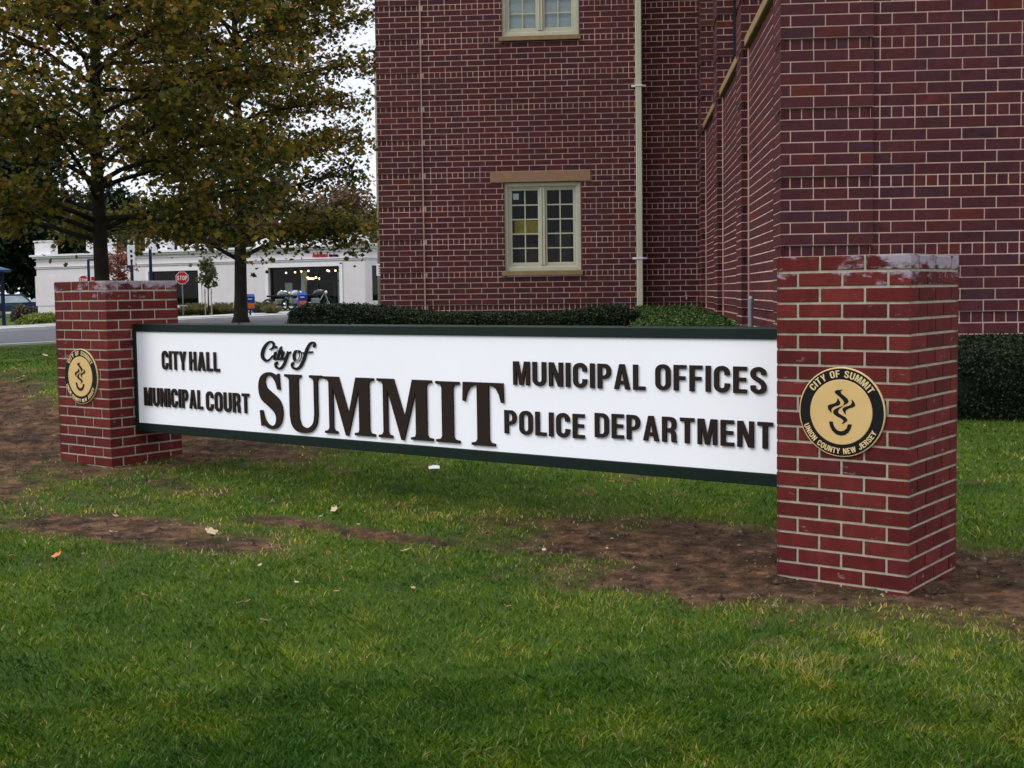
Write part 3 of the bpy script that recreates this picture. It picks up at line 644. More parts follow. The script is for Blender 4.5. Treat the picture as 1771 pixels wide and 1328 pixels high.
# side wall: panels with deep windows, piers
PAN = [(12.13, 15.29), (15.98, 19.10), (19.85, 22.90)]
mb = MB(); ZS = 4.10
for b0, b1 in PAN:
    brickwall(mb, (1.495, b1), (0, -1), (1, 0), b1-b0, ZB, int(round((ZS-ZB)/BCH)), rf_wall(.1), **kw)
    mb.box(1.53, b0, ZB, 1.9, b1, ZS-.02, 1); mb.box(1.49, b0, 6.9, 1.9, b1, 12, 1)
HB(mb).build('panel_wall', [M_bbrick, M_bmort], hall)
for b0, b1 in [(15.29, 15.98), (19.10, 19.85), (22.90, 23.66)]:
    mb = MB()
    brickwall(mb, (1.404, b1), (0, -1), (1, 0), b1-b0, ZB, NR, rf_wall(.0, True), el=True, er=True, **kw)
    brickwall(mb, (1.404, b0), (1, 0), (0, 1), .30, ZB, NR, rf_wall(.3, True), el=True, er=False, **kw)
    mb.box(1.44, b0+.04, ZB, 1.9, b1-.001, 12, 1); mb.box(1.478, b0-.012, ZB, 1.4945, b0+.004, ZS-.02, 1); HB(mb).build('pilaster', [M_bbrick, M_bmort], hall)
for b0, b1 in PAN:
    mb = MB(); mb.box(1.44, b0-.0, ZS-.02, 1.72, b1, ZS+.09, 0, .01); HB(mb).build('sill', M_sill, hall)
    fr = MB()
    for bb in (b0, b0+1.0, b0+2.0, b1-.07): fr.box(1.64, bb, ZS+.09, 1.70, bb+.07, 6.9, 0)
    fr.box(1.645, b0, 5.4, 1.695, b1, 5.47, 0); fr.box(1.642, b0, ZS+.09, 1.698, b1, ZS+.17, 0)
    fo = HB(fr).build('window', M_darkframe, hall)
    g = MB(); g.box(1.665, b0, ZS+.1, 1.672, b1, 6.9, 0); HB(g).build('pane', M_glass, fo)
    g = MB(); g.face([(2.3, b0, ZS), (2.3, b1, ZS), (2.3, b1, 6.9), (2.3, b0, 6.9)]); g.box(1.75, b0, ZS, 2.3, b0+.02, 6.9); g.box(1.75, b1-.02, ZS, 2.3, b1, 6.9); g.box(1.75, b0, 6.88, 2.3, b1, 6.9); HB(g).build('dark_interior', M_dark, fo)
# near front: corner pilaster and plain wall
mb = MB(); kw['joint'] = .0108
brickwall(mb, (1.404, 11.562), (1, 0), (0, 1), .80, ZB, NR, rf_wall(.285, True), el=True, er=True, **kw)
brickwall(mb, (1.404, 12.13), (0, -1), (1, 0), .568, ZB, NR, rf_wall(.0, True), el=True, er=True, **kw)
brickwall(mb, (2.204, 11.562), (0, 1), (-1, 0), .06, ZB, NR, rf_wall(.0, True), el=True, er=False, **kw)
mb.box(1.44, 11.60, ZB, 2.17, 12.13, 12, 1)
HB(mb).build('pilaster', [M_bbrick, M_bmort], hall)
mb = MB(); brickwall(mb, (2.204, 11.585), (1, 0), (0, 1), 5.5, ZB, NR, rf_wall((2.263-2.204) % .3), **kw)
mb.box(2.18, 11.62, ZB, 7.7, 12.1, 12, 1); HB(mb).build('front_wall', [M_bbrick, M_bmort], hall)
mb = MB(); mb.box(-4.37, 23.9, 11.9, 7.7, 32, 12.1, 0); mb.box(1.9, 12.1, 11.9, 7.7, 23.9, 12.1, 0); mb.box(7.5, 12.1, ZB, 7.7, 32, 12, 0); mb.box(-4.37, 31.8, ZB, 7.5, 32, 12, 0); HB(mb).build('roof', M_greytrim, hall)
# windows of wall A
for wi, (x0, x1, z0, z1) in enumerate(wins):
    Y = 23.37; mb = MB(); t = .075
    mb.box(x0+.002, Y, z0, x0+t, Y+.1, z1, 0, .006); mb.box(x1-t, Y, z0, x1-.002, Y+.1, z1, 0, .006); mb.box(x0+t, Y, z1-t, x1-t, Y+.1, z1-.002, 0, .006); mb.box(x0+t, Y, z0, x1-t, Y+.1, z0+t, 0, .006)
    t2 = t+.03
    mb.box(x0+t, Y+.03, z0+t, x0+t2, Y+.09, z1-t, 0); mb.box(x1-t2, Y+.03, z0+t, x1-t, Y+.09, z1-t, 0); mb.box(x0+t2, Y+.03, z1-t2, x1-t2, Y+.09, z1-t, 0); mb.box(x0+t2, Y+.03, z0+t, x1-t2, Y+.09, z0+t2, 0)
    xm = (x0+x1)/2; mb.box(xm-.045, Y+.012, z0+t2, xm-.004, Y+.09, z1-t2, 0, .004); mb.box(xm+.004, Y+.012, z0+t2, xm+.045, Y+.09, z1-t2, 0, .004)
    fo = HB(mb).build('window', M_beige, hall)
    for s0, s1 in ((x0+t2, xm-.045), (xm+.045, x1-t2)):
        mb = MB(); e = .038
        mb.box(s0, Y+.045, z0+t2, s0+e, Y+.085, z1-t2, 0, .004); mb.box(s1-e, Y+.045, z0+t2, s1, Y+.085, z1-t2, 0, .004); mb.box(s0+e, Y+.045, z0+t2, s1-e, Y+.085, z0+t2+e*1.3, 0, .004); mb.box(s0+e, Y+.045, z1-t2-e, s1-e, Y+.085, z1-t2, 0, .004)
        g0, g1, h0, h1 = s0+e, s1-e, z0+t2+e*1.3, z1-t2-e; gm = (g0+g1)/2
        mb.box(gm-.011, Y+.055, h0, gm+.011, Y+.075, h1, 0)
        for k in range(1, 5): zz = h0+(h1-h0)*k/5; mb.box(g0, Y+.056, zz-.011, g1, Y+.074, zz+.011, 0)
        HB(mb).build('sash', M_beige, fo)
        p = MB(); p.face([(g0, Y+.064, h0), (g1, Y+.064, h0), (g1, Y+.064, h1), (g0, Y+.064, h1)]); HB(p).build('pane', M_glass, fo)
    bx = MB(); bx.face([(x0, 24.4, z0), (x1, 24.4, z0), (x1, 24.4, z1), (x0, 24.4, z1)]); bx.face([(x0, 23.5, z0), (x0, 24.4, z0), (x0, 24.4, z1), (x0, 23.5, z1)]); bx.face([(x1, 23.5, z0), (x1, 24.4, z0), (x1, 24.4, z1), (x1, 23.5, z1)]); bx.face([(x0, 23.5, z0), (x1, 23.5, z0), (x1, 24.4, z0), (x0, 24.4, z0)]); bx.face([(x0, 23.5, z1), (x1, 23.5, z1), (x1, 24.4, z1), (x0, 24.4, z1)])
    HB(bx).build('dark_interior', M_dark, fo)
    if wi == 0:
        p = MB(); p.box(x0+.17, 23.60, z0+.66, x0+.62, 23.62, z0+.92, 0); HB(p).build('yellow_glow_panel', M_yellow, fo)  # flat panel coloured to pass for a lit thing inside the room
        p = MB(); p.box(x0+.16, 23.46, z1-.30, x0+.265, 23.463, z1-.19, 0); HB(p).build('paper_notice', M_paper, fo)
        p = MB(); p.box(x0+.22, 23.9, z0+.1, x0+.9, 24.2, z0+.50, 0, .02); p.box(x1-.5, 23.8, z0+.1, x1-.2, 24.2, z0+.75, 0, .02); HB(p).build('shelf', plain('brown_shelf', (.06, .045, .025), .8, .4, 5, bmp=0), fo)
    else:
        p = MB()
        for k in range(60): zz = z0+.06+k*.026; p.box(x0+.08, 23.50, zz, x1-.08, 23.505, zz+.0245, 0)
        HB(p).build('blind', M_blind, fo)
    mb = MB(); mb.box(x0-.045, 23.27, z0-.085, x1+.03, 23.46, z0-.003, 0, .006); HB(mb).build('sill', M_sill, hall)
    mb = MB(); zl = z1+.001; mb.box(lint[0]+.004, 23.305, zl, lint[1]-.004, 23.45, zl+.196, 0, .006); HB(mb).build('lintel', M_lint, hall)
# downspout
mb = MB(); mb.box(.275, 23.20, ZH+.02, .385, 23.285, 11.8, 0, .012); ds = HB(mb).build('downspout', M_beige, hall)
for zz in (1.84, 4.90, 7.6):
    mb = MB(); mb.box(.20, 23.27, zz, .46, 23.315, zz+.035, 0); mb.box(.268, 23.19, zz+.003, .392, 23.27, zz+.032, 0); HB(mb).build('clamp', M_whitet, ds)
mb = MB(); mb.tube([(1.18, 23.66, 1.15), (1.18, 23.60, 1.15), (1.18, 23.58, 1.10)], .02, 8); mb.tube([(1.13, 23.61, 1.17), (1.23, 23.61, 1.17)], .01, 6); HB(mb).build('spigot', M_steel, hall)
mb = MB(); mb.tube([(1.345, 13.6, .55), (1.345, 13.6, 1.17)], .028, 10); mb.tube([(1.345, 13.6, 1.17), (1.36, 13.6, 1.20)], .030, 10); HB(mb).build('vent_pipe', M_pipe, hall)

# ------------------------------------------------------------------ leafy things
def leaf_quads(P, size, n6=True, flat=.35, jit=.45, droop=0):
    n = len(P); nrm = rng.normal(size=(n, 3)); nrm[:, 2] = np.abs(nrm[:, 2])+flat; nrm /= np.linalg.norm(nrm, axis=1)[:, None]
    t = rng.normal(size=(n, 3)); t -= nrm*(t*nrm).sum(1)[:, None]; t /= np.linalg.norm(t, axis=1)[:, None]; s = np.cross(nrm, t)
    sz = size*(1-jit+2*jit*rng.random(n)**1.3)
    sh = np.array([(0, -.5), (.42, -.28), (.30, .05), (.48, .25), (.12, .28), (0, .6), (-.12, .28), (-.48, .25), (-.30, .05), (-.42, -.28)]) if n6 else np.array([(0, -.5), (.32, 0), (0, .55), (-.32, 0)])
    bend = (np.abs(sh[:, 0])*.35)
    V = P[:, None]+sz[:, None, None]*(t[:, None]*sh[None, :, 1:2]+s[:, None]*sh[None, :, 0:1]+nrm[:, None]*bend[None, :, None])
    return V.reshape(-1, 3), len(sh)
def big_tree(name, base, R0, ztop, zlow, nl, nleaf, leafsz, trad, lean, label, limbs=(), seed=1, tilt=.9, squash=.25):
    rs = np.random.default_rng(seed); x0, y0 = base[0], base[1]; z0 = float(hgt(x0, y0))-.05
    root = empty(name, (x0, y0, z0)); tag(root, label, 'tree', 'plane trees on the lawn by the street')
    mb = MB(); H = ztop-z0
    def tp(z):
        s = (z-z0)/H; return np.array([x0+lean[0]*s+.10*math.sin(s*7+seed), y0+lean[1]*s+.10*math.cos(s*6), z])
    zs = np.linspace(z0, ztop-1.0, 16); rad = [trad*(1.55 if i == 0 else (1-.9*(z-z0)/H)) for i, z in enumerate(zs)]
    zs = np.insert(zs, 1, z0+.28); rad.insert(1, trad*1.12)
    mb.tube([tp(z) for z in zs], rad, 12)
    def rad_at(z):
        s = (z-zlow)/(ztop-zlow); return R0*(.85+.30*s if s < .5 else max(.12, (1.0-((s-.5)/.52)**2)**.5 if s < 1 else .1))
    L = []; ga = rs.random()*6.28
    for i in range(nl):
        z = zlow+(ztop-1.3-zlow)*((i+.5)/nl)**.9; ga += 2.4+rs.normal()*.25; ln = rad_at(z+.6)*rs.uniform(.82, 1.06); s = (z-zlow)/(ztop-zlow)
        L.append((z, ga, ln, rs.uniform(.02, .50)+.5*s))
    for q in limbs: L.append(q)
    cents = []; wts = []
    for z, a, ln, sl in L:
        p0 = tp(z-.2); pts = []; wob = rs.normal()*.25; d = np.array([math.cos(a), math.sin(a), 0])
        for k in range(7):
            t = k/6; aa = a+wob*t*t; dd = np.array([math.cos(aa), math.sin(aa), 0])
            pts.append(p0+dd*ln*t+np.array([0, 0, ln*(sl*t*1.25-.28*t*t)+.05*math.sin(t*9+a)]))
        r0 = trad*.36*(1-.6*(z-z0)/H)
        mb.tube(pts, [r0*(1-.85*k/6)+.006 for k in range(7)], 7)
        nsec = int(5+ln*3.4)
        for k in range(nsec):
            t = .22+.78*(k+.5)/nsec; f_ = t*6; i0 = min(int(f_), 5); p = pts[i0]+(pts[i0+1]-pts[i0])*(f_-i0)
            sa = a+rs.choice((-1, 1))*rs.uniform(.5, 1.25); sl2 = ln*rs.uniform(.20, .36)*(1.15-.5*t)+.15
            q = p+np.array([math.cos(sa), math.sin(sa), rs.uniform(-.12, .42)])*sl2; mid = (p+q)/2+np.array([0, 0, .06])
            mb.tube([p, mid, q], [.018, .012, .004], 4, cap=False)
            for m_ in range(5): w_ = (m_+.6)/5; cents.append(p+(q-p)*w_*1.12); wts.append(.4+w_)
        for m_ in range(4): cents.append(pts[6]+(pts[6]-pts[5])*(m_/4)); wts.append(1.2)
    mb.v = [(x-x0, y-y0, z-z0) for x, y, z in mb.v]
    mb.build('trunk', M_bark, root, True)
    cents = np.array(cents); wts = np.array(wts); idx = rs.choice(len(cents), nleaf, p=wts/wts.sum())
    P = cents[idx]+rs.normal(size=(nleaf, 3))*np.array([.27, .27, squash])
    V, k = leaf_quads(P, leafsz)
    rnd = np.clip(.05+.75*rs.random(nleaf)+.25*(rs.random(len(cents))[idx]-.5)+.10*(P[:, 2] > 6), 0, 1)
    npmesh('crown', V-np.array([x0, y0, z0]), k, rnd, [M_leaf], root)
t1 = at(172, 500, 32); t2 = gnd(416, 558.5)
print('tree2 base', t2, 'depth', (t2-CAM)@FW)
fr = RT[:2]/np.linalg.norm(RT[:2]); aR = math.atan2(fr[1], fr[0])
big_tree('plane_tree', t1, 4.6, 15.5, 2.7, 56, 44000, .145, .205, (.4*fr[0], .4*fr[1]), 'large olive green plane tree at the left, its thick trunk rising behind the left pier', limbs=[(3.1, aR+.15, 4.2, .42), (4.3, aR-.2, 3.9, .4), (2.9, aR+3.0, 4.4, .3), (3.4, aR-2.2, 4.4, .25)], seed=3)
big_tree('plane_tree', t2, 4.95, 17.5, 3.4, 62, 50000, .165, .25, (.25*fr[0], .25*fr[1]), 'olive green plane tree between the left pier and the brick building, trunk fully visible', limbs=[(2.85, aR+.1, 4.4, .42), (2.8, aR+math.pi-.2, 3.6, .50), (3.3, aR+.35, 5.2, .34), (3.3, aR+math.pi+.3, 4.6, .36)], seed=5)

def leaf_tree(name, pos, h, crown_r, crown_h, nleaf, sz, mat, label, cat='tree', group=None, trunk_r=.12, seed=0, n6=False, crown_z=None, taper=.0, bark=None):
    rs = np.random.default_rng(seed+100); x0, y0, z0 = pos; root = empty(name, (x0, y0, z0)); tag(root, label, cat, group)
    mb = MB(); cz = (h-crown_h/2) if crown_z is None else crown_z
    mb.tube([(0, 0, -.1), (.02, 0, h*.5), (0, .03, h*.92)], [trunk_r, trunk_r*.7, trunk_r*.15], 8)
    blobs = []
    for i in range(26):
        u = rs.normal(size=3); u /= np.linalg.norm(u); rr_ = rs.random()**.33*.78; c = np.array([u[0]*crown_r, u[1]*crown_r, u[2]*crown_h/2])*rr_
        c[:2] *= 1-taper*(c[2]/(crown_h/2)*.5+.5); c[2] += cz; blobs.append(c)
        mb.tube([(0, 0, max(h*.12, min(c[2]-.25*crown_r, h*.85))), tuple(c*np.array([.5, .5, 1])-np.array([0, 0, .1*crown_h])*.3), tuple(c)], [trunk_r*.35, trunk_r*.22, .01], 4, cap=False)
    mb.build('trunk', bark or M_bark, root, True); blobs = np.array(blobs); idx = rs.integers(0, len(blobs), nleaf)
    u = rs.normal(size=(nleaf, 3)); u /= np.linalg.norm(u, axis=1)[:, None]; rad = rs.random(nleaf)**.5
    P = blobs[idx]+u*rad[:, None]*np.array([crown_r*.36, crown_r*.36, crown_h*.15])
    V, k = leaf_quads(P, sz, n6); rnd = np.clip(rs.random(nleaf)*.8+.3*(rs.random(len(blobs))[idx]-.4), 0, 1)
    npmesh('crown', V, k, rnd, [mat], root); return root
def gp(px, d):  # ground point at pixel column px and distance d
    P = at(px, 500, d); return (P[0], P[1], float(hgt(P[0], P[1])))
# dark trees at the left behind the street
for i, (px, d, h, r, lab) in enumerate([(-60, 128, 18, 7.5, 'dark evergreen tree at the far left edge beyond the parked cars'), (20, 132, 20, 8, 'tall dark evergreen tree just left of the white showroom'), (112, 134, 15, 7, 'dark evergreen tree rising behind the left end of the white showroom'), (190, 136, 14, 6.5, 'dark green tree behind the showroom roof, beside the thick trunk')]):
    leaf_tree('evergreen_tree', gp(px, d), h, r, h*1.02, 17000, .62, M_ever, lab, 'tree', 'dark trees behind the street', .3, i, crown_z=h*.47)
for i, (px, d, h, r, lab) in enumerate([(285, 118, 10.5, 4.6, 'brownish autumn tree behind the showroom, right of the left pier'), (380, 122, 11.5, 4.8, 'brown autumn tree behind the middle of the showroom roof'), (490, 118, 11, 4.6, 'russet autumn tree behind the showroom, right of the second trunk'), (590, 116, 11.6, 4.8, 'orange brown autumn tree behind the right end of the showroom'), (680, 125, 11, 4.6, 'brown autumn tree mostly hidden by the brick building')]):
    leaf_tree('autumn_tree', gp(px, d), h, r*1.1, h*1.0, 13000, .36, M_aut, lab, 'tree', 'autumn trees behind the showroom', .25, i+20, crown_z=h*.52)

def _unused(): pass
def hedge(name, poly_a, b0, b1, ztop, n, sz, mat, label, seed=0, core=M_hedgeshade, nb=10, round_=.12, group=None, cat='hedge', a_cut=None):
    """hedge block in hall coordinates; ztop(a,b) -> top z"""
    rs = np.random.default_rng(seed+50); a0, a1 = poly_a; ca, cb = (a0+a1)/2, (b0+b1)/2; base = W(ca, cb); zg = float(hgt(base[0], base[1]))-.03
    root = empty(name, (base[0], base[1], zg), ang); tag(root, label, cat, group)
    na = max(8, int((a1-a0)/.12)); nbb = max(6, int((b1-b0)/.12)); G = np.zeros((na+1, nbb+1, 3))
    def zz(a, b):
        e = np.minimum(np.minimum(a-a0, a1-a), np.minimum(b-b0, b1-b)); rd = np.clip(e/round_, 0, 1)
        P = CAM[None]+a.ravel()[:, None]*BA+b.ravel()[:, None]*BB
        return ztop(a, b)-round_*.7*(1-rd)**2+(fbm(a*3+seed, b*3, 3)-.5)*.05
    A, B = np.meshgrid(np.linspace(a0, a1, na+1), np.linspace(b0, b1, nbb+1), indexing='ij'); Z = zz(A, B)-.04
    mb = MB(); vs = [(A[i, j]-ca, B[i, j]-cb, Z[i, j]-zg) for i in range(na+1) for j in range(nbb+1)]
    mb.poly(vs, [(i*(nbb+1)+j, (i+1)*(nbb+1)+j, (i+1)*(nbb+1)+j+1, i*(nbb+1)+j+1) for i in range(na) for j in range(nbb)])
    for lst in ([(i, 0) for i in range(na+1)], [(i, nbb) for i in range(na+1)], [(0, j) for j in range(nbb+1)], [(na, j) for j in range(nbb+1)]):
        for (i, j), (i2, j2) in zip(lst, lst[1:]):
            p, q = vs[i*(nbb+1)+j], vs[i2*(nbb+1)+j2]; mb.face([p, q, (q[0], q[1], -.1), (p[0], p[1], -.1)])
    mb.build('stems_or_shade_core', core, root)  # solid core block, coloured dark as the shade between the leaves
    La, Lb = a1-a0, b1-b0; Hh = float(np.mean(Z))-zg; ws = np.array([La*Lb, La*Hh, La*Hh*.3, Lb*Hh, Lb*Hh]); ws /= ws.sum(); cnt = (ws*n).astype(int); PP = []
    a = a0+La*rs.random(cnt[0]); b = b0+Lb*rs.random(cnt[0]); PP.append(np.stack([a, b, zz(a, b)+rs.normal(0, .022, len(a))], 1))
    for kk, (fa, fb) in enumerate(((None, b0), (None, b1), (a0, None), (a1, None))):
        m_ = cnt[kk+1]; a = a0+La*rs.random(m_) if fa is None else np.full(m_, fa); b = b0+Lb*rs.random(m_) if fb is None else np.full(m_, fb)
        t = rs.random(m_); zt_ = zz(np.clip(a, a0+.05, a1-.05), np.clip(b, b0+.05, b1-.05)); z = zg+(zt_-zg)*t
        bul = .035*np.sin(a*5+seed)+(fbm(a*4+b*4, z*4, 3)-.5)*.16+.055+rs.normal(0, .02, m_); inn = -.05*t**3
        if fb is not None: b = b+(-1 if fb == b0 else 1)*(bul+inn)
        else: a = a+(-1 if fa == a0 else 1)*(bul+inn)
        PP.append(np.stack([a, b, z], 1))
    P = np.concatenate(PP)-np.array([ca, cb, zg]); V, k = leaf_quads(P, sz, False, .3)
    npmesh('foliage', V, k, np.clip(rs.random(len(P))**1.2+(rs.random(len(P)) < .01)*.5, 0, 1), [mat], root); return root
hedge('hedge', (-4.48, .12), 17.0, 18.6, lambda a, b: 1.10-.15*sst(-4.0, -2.2, a)+.10*sst(-1.2, .3, a), 110000, .028, M_hedge, 'long dark clipped hedge in front of the brick wall, left of the downspout', 1)
hedge('groundcover_bed', (.18, 1.34), 14.6, 23.1, lambda a, b: .86+.012*(b-15), 90000, .032, M_gcov, 'low mid green clipped bed in the corner between the brick walls', 2, cat='shrub bed', round_=.06)
hedge('hedge', (1.55, 6.5), 10.35, 11.45, lambda a, b: .74+.09*sst(10.4, 11.3, b), 120000, .021, M_hedge, 'dark clipped hedge at the right edge, behind the right pier', 3)
# mulch strip under right hedge
P = None

# ------------------------------------------------------------------ showroom
FR = at(630, 421, 72); FL = at(62, 442, 84.5); dv = (FL-FR)[:2]; FLn = np.linalg.norm(dv); dv /= FLn
zbase = float(hgt(FR[0], FR[1]))
sh = empty('showroom', (FR[0], FR[1], zbase)); tag(sh, 'single storey white car showroom with large display windows across the street', 'building')
sa = math.atan2(dv[1], dv[0]); sh.rotation_euler = (0, 0, sa)   # local x runs left along the facade; local y: +90deg
nloc = np.array([-dv[1], dv[0]]); tocam = (CAM[:2]-FR[:2]); sgn = 1 if nloc@tocam > 0 else -1   # sign of local y facing camera
def sx(px):   # facade coordinate where pixel column px meets facade
    q = ray(px, 500)[:2]; M_ = np.array([[dv[0], -q[0]], [dv[1], -q[1]]]); s, t = np.linalg.solve(M_, CAM[:2]-FR[:2]); return s, t
def sz(px, py): s, t = sx(px); return s, (CAM+ray(px, py)*t)[2]-zbase + 0
def Fb(mb, s0, s1, o0, o1, z0, z1, m=0, bev=0):  # o: outwards offset to camera
    y0, y1 = sorted((o0*sgn, o1*sgn)); mb.box(min(s0, s1), y0, z0, max(s0, s1), y1, z1, m, bev)
ztopc = FR[2]-zbase
cor = ztopc
w1 = [sz(465, 463), sz(588, 462), sz(588, 529)]; d1_ = [sz(258, 470), sz(344, 468)]
Wz = w1[0][1]; wa, wb_ = w1[1][0], w1[0][0]; da, db = d1_[1][0], d1_[0][0]; wbz = max(.12, w1[2][1])
print('showroom', FLn, ztopc, 'win', wa, wb_, Wz, wbz, 'dark', da, db, d1_, 'frieze', sz(588, 443), sz(540, 450))
mb = MB(); Dp = .35
segs = [(-.0, wa), (wb_, da), (db, FLn)]
for s0, s1 in segs: Fb(mb, s0, s1, -Dp, 0, -.3, cor)
Fb(mb, wa, wb_, -Dp, 0, Wz, cor); Fb(mb, wa, wb_, -Dp, 0, -.3, wbz); Fb(mb, da, db, -Dp, 0, Wz*.985, cor); Fb(mb, da, db, -Dp, 0, -.3, .25)
ny = -1*sgn
y0, y1 = sorted((-Dp*sgn, -14*sgn))
# right return wall with a window, left and back walls
ra = .9*sgn*-1
def bxl(mb, x0, x1, q0, q1, z0, z1, m=0): mb.box(min(x0, x1), min(q0*sgn, q1*sgn), z0, max(x0, x1), max(q0*sgn, q1*sgn), z1, m)
bxl(mb, 0, .3, -Dp, -.7, -.3, cor); bxl(mb, 0, .3, -3.6, -14, -.3, cor); bxl(mb, 0, .3, -.7, -3.6, Wz, cor); bxl(mb, 0, .3, -.7, -3.6, -.3, .4)
bxl(mb, FLn-.3, FLn, -Dp, -14, -.3, cor); bxl(mb, .3, FLn-.3, -13.7, -14, -.3, cor)
mb.build('wall', M_white, sh)
mb = MB(); bxl(mb, .31, FLn-.31, -Dp-.01, -13.69, cor-.25, cor-.1); mb.build('roof', M_greytrim, sh)
mb = MB()  # entablature lines
for zc, th_, pr in ((cor-.10, .12, .30), (cor-.22, .10, .18), (cor-.40, .04, .06), (Wz+.42, .07, .09), (Wz+.34, .035, .05)):
    Fb(mb, -pr, FLn+pr, -.005, pr, zc, zc+th_); bxl(mb, -pr, .005, -.005, -14, zc, zc+th_)
mb.build('cornice', [M_whitet], sh)
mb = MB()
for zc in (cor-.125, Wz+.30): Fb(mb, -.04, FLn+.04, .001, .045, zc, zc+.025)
mb.build('painted_shadow_line', M_greytrim, sh)  # grey strips tucked under the mouldings stand in for their shadow
for pl, pr_, hh in ((63, 90, .85), (152, 159, .95), (186, 192, 1.0), (254, 262, 1.05), (276, 292, .7), (590, 631, 1.0)):
    mb = MB(); Fb(mb, sx(pl)[0], sx(pr_)[0], -.6, .02, cor+.02, cor+.02+hh); Fb(mb, sx(pl)[0]+.06, sx(pr_)[0]-.06, -.66, .08, cor+.02+hh, cor+.1+hh); mb.build('parapet_block', M_whitet, sh)
mb = MB(); Fb(mb, sx(590)[0], sx(440)[0], -.5, -.2, cor+.02, cor+.62); mb.build('parapet', M_whitet, sh); mb = MB(); Fb(mb, sx(350)[0], sx(305)[0], -.5, -.2, cor+.02, cor+.35); mb.build('parapet', M_whitet, sh)
mb = MB(); Fb(mb, sx(62)[0]-.0, sx(150)[0], .001, .035, .3, Wz-.15); mb.build('wall_panel', M_white, sh)
def showwin(x0, x1, z0, z1, name, mull):
    mb = MB(); f = .10
    Fb(mb, x0-.22, x0, -.02, .05, z0, z1+.22); Fb(mb, x1, x1+.22, -.02, .05, z0, z1+.22); Fb(mb, x0, x1, -.02, .05, z1, z1+.22)
    mb.build('window_surround', M_whitet, sh)
    mb = MB(); Fb(mb, x0, x0+f, -.25, -.15, z0, z1); Fb(mb, x1-f, x1, -.25, -.15, z0, z1); Fb(mb, x0+f, x1-f, -.25, -.15, z1-f, z1); Fb(mb, x0+f, x1-f, -.25, -.15, z0, z0+f)
    for m_ in mull: xx = x0+(x1-x0)*m_; Fb(mb, xx-.04, xx+.04, -.24, -.16, z0+f, z1-f)
    wo = mb.build('window', M_darkframe, sh)
    mb = MB(); mb.face([(x0, -.2*sgn, z0), (x1, -.2*sgn, z0), (x1, -.2*sgn, z1), (x0, -.2*sgn, z1)][::-sgn]); mb.build('pane', M_glass, wo)
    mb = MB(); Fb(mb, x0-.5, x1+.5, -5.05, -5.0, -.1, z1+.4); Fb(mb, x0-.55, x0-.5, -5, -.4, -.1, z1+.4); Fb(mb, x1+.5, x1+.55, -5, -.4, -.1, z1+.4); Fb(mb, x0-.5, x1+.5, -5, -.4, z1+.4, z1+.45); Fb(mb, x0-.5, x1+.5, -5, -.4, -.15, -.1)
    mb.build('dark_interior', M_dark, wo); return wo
wo = showwin(wa, wb_, wbz, Wz, 'a', (.33,))
# interior: columns, door frame, lamps
M_col = plain('grey_green_column', (.45, .55, .55), .8, .1, 3, bmp=0)
for nm_, q0, q1, dz0, dz1, zq0, zq1 in (('column', .63, .69, -1.2, -1.0, wbz, Wz-.2), ('column', .20, .26, -1.8, -1.6, 0, Wz-.3), ('display_stand', .03, .12, -1.0, -.8, 0, 1.0), ('display_board', .84, .94, -1.2, -1.1, .3, 1.5)):
    mb = MB(); Fb(mb, wa+(wb_-wa)*q0, wa+(wb_-wa)*q1, dz0, dz1, zq0, zq1, 0, .02); mb.build(nm_, M_col, wo)
mb = MB(); Fb(mb, wa, wa+(wb_-wa)*.34, -.5, -.42, 1.5, 1.6); Fb(mb, wa+(wb_-wa)*.12, wa+(wb_-wa)*.15, -.5, -.42, 0, 1.5); mb.build('door_frame', M_darkframe, wo)
for fx, zz_ in [(.06, -.25), (.10, -.25), (.20, -.24), (.29, -.26), (.31, -.22), (.58, -.22), (.68, -.24), (.77, -.28), (.90, -.3)]:
    mb = MB(); xx = wa+(wb_-wa)*fx; mb.tube([(xx, -1.0*sgn, Wz+zz_-.04), (xx, -1.0*sgn, Wz+zz_+.04)], .045, 8); mb.build('spot_lamp', M_bulb, wo)
ch = MB(); cxx = wa+(wb_-wa)*.60
for k in range(7): a_ = k*.9; ch.tube([(cxx+.33*math.cos(a_), (-1.6+.33*math.sin(a_))*sgn, Wz-.72+.06*(k % 2)), (cxx+.33*math.cos(a_), (-1.6+.33*math.sin(a_))*sgn, Wz-.62+.06*(k % 2))], .05, 6)
cho = ch.build('chandelier', M_bulb, wo)
showwin(da, db, .25, Wz*.985, 'b', (.5,))
mb = MB(); bxl(mb, .10, .14, -.7, -3.6, .4, Wz); mb.build('window', M_glass, sh)
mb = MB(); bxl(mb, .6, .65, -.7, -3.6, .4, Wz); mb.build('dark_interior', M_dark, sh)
mb = MB(); bxl(mb, .3, .35, -1.2, -2.0, 1.8, 2.8); bxl(mb, .3, .35, -1.8, -3.0, 1.1, 1.7); mb.build('window_poster', plain('teal_poster', (.16, .42, .38), .7, .3, 3, bmp=0), sh)
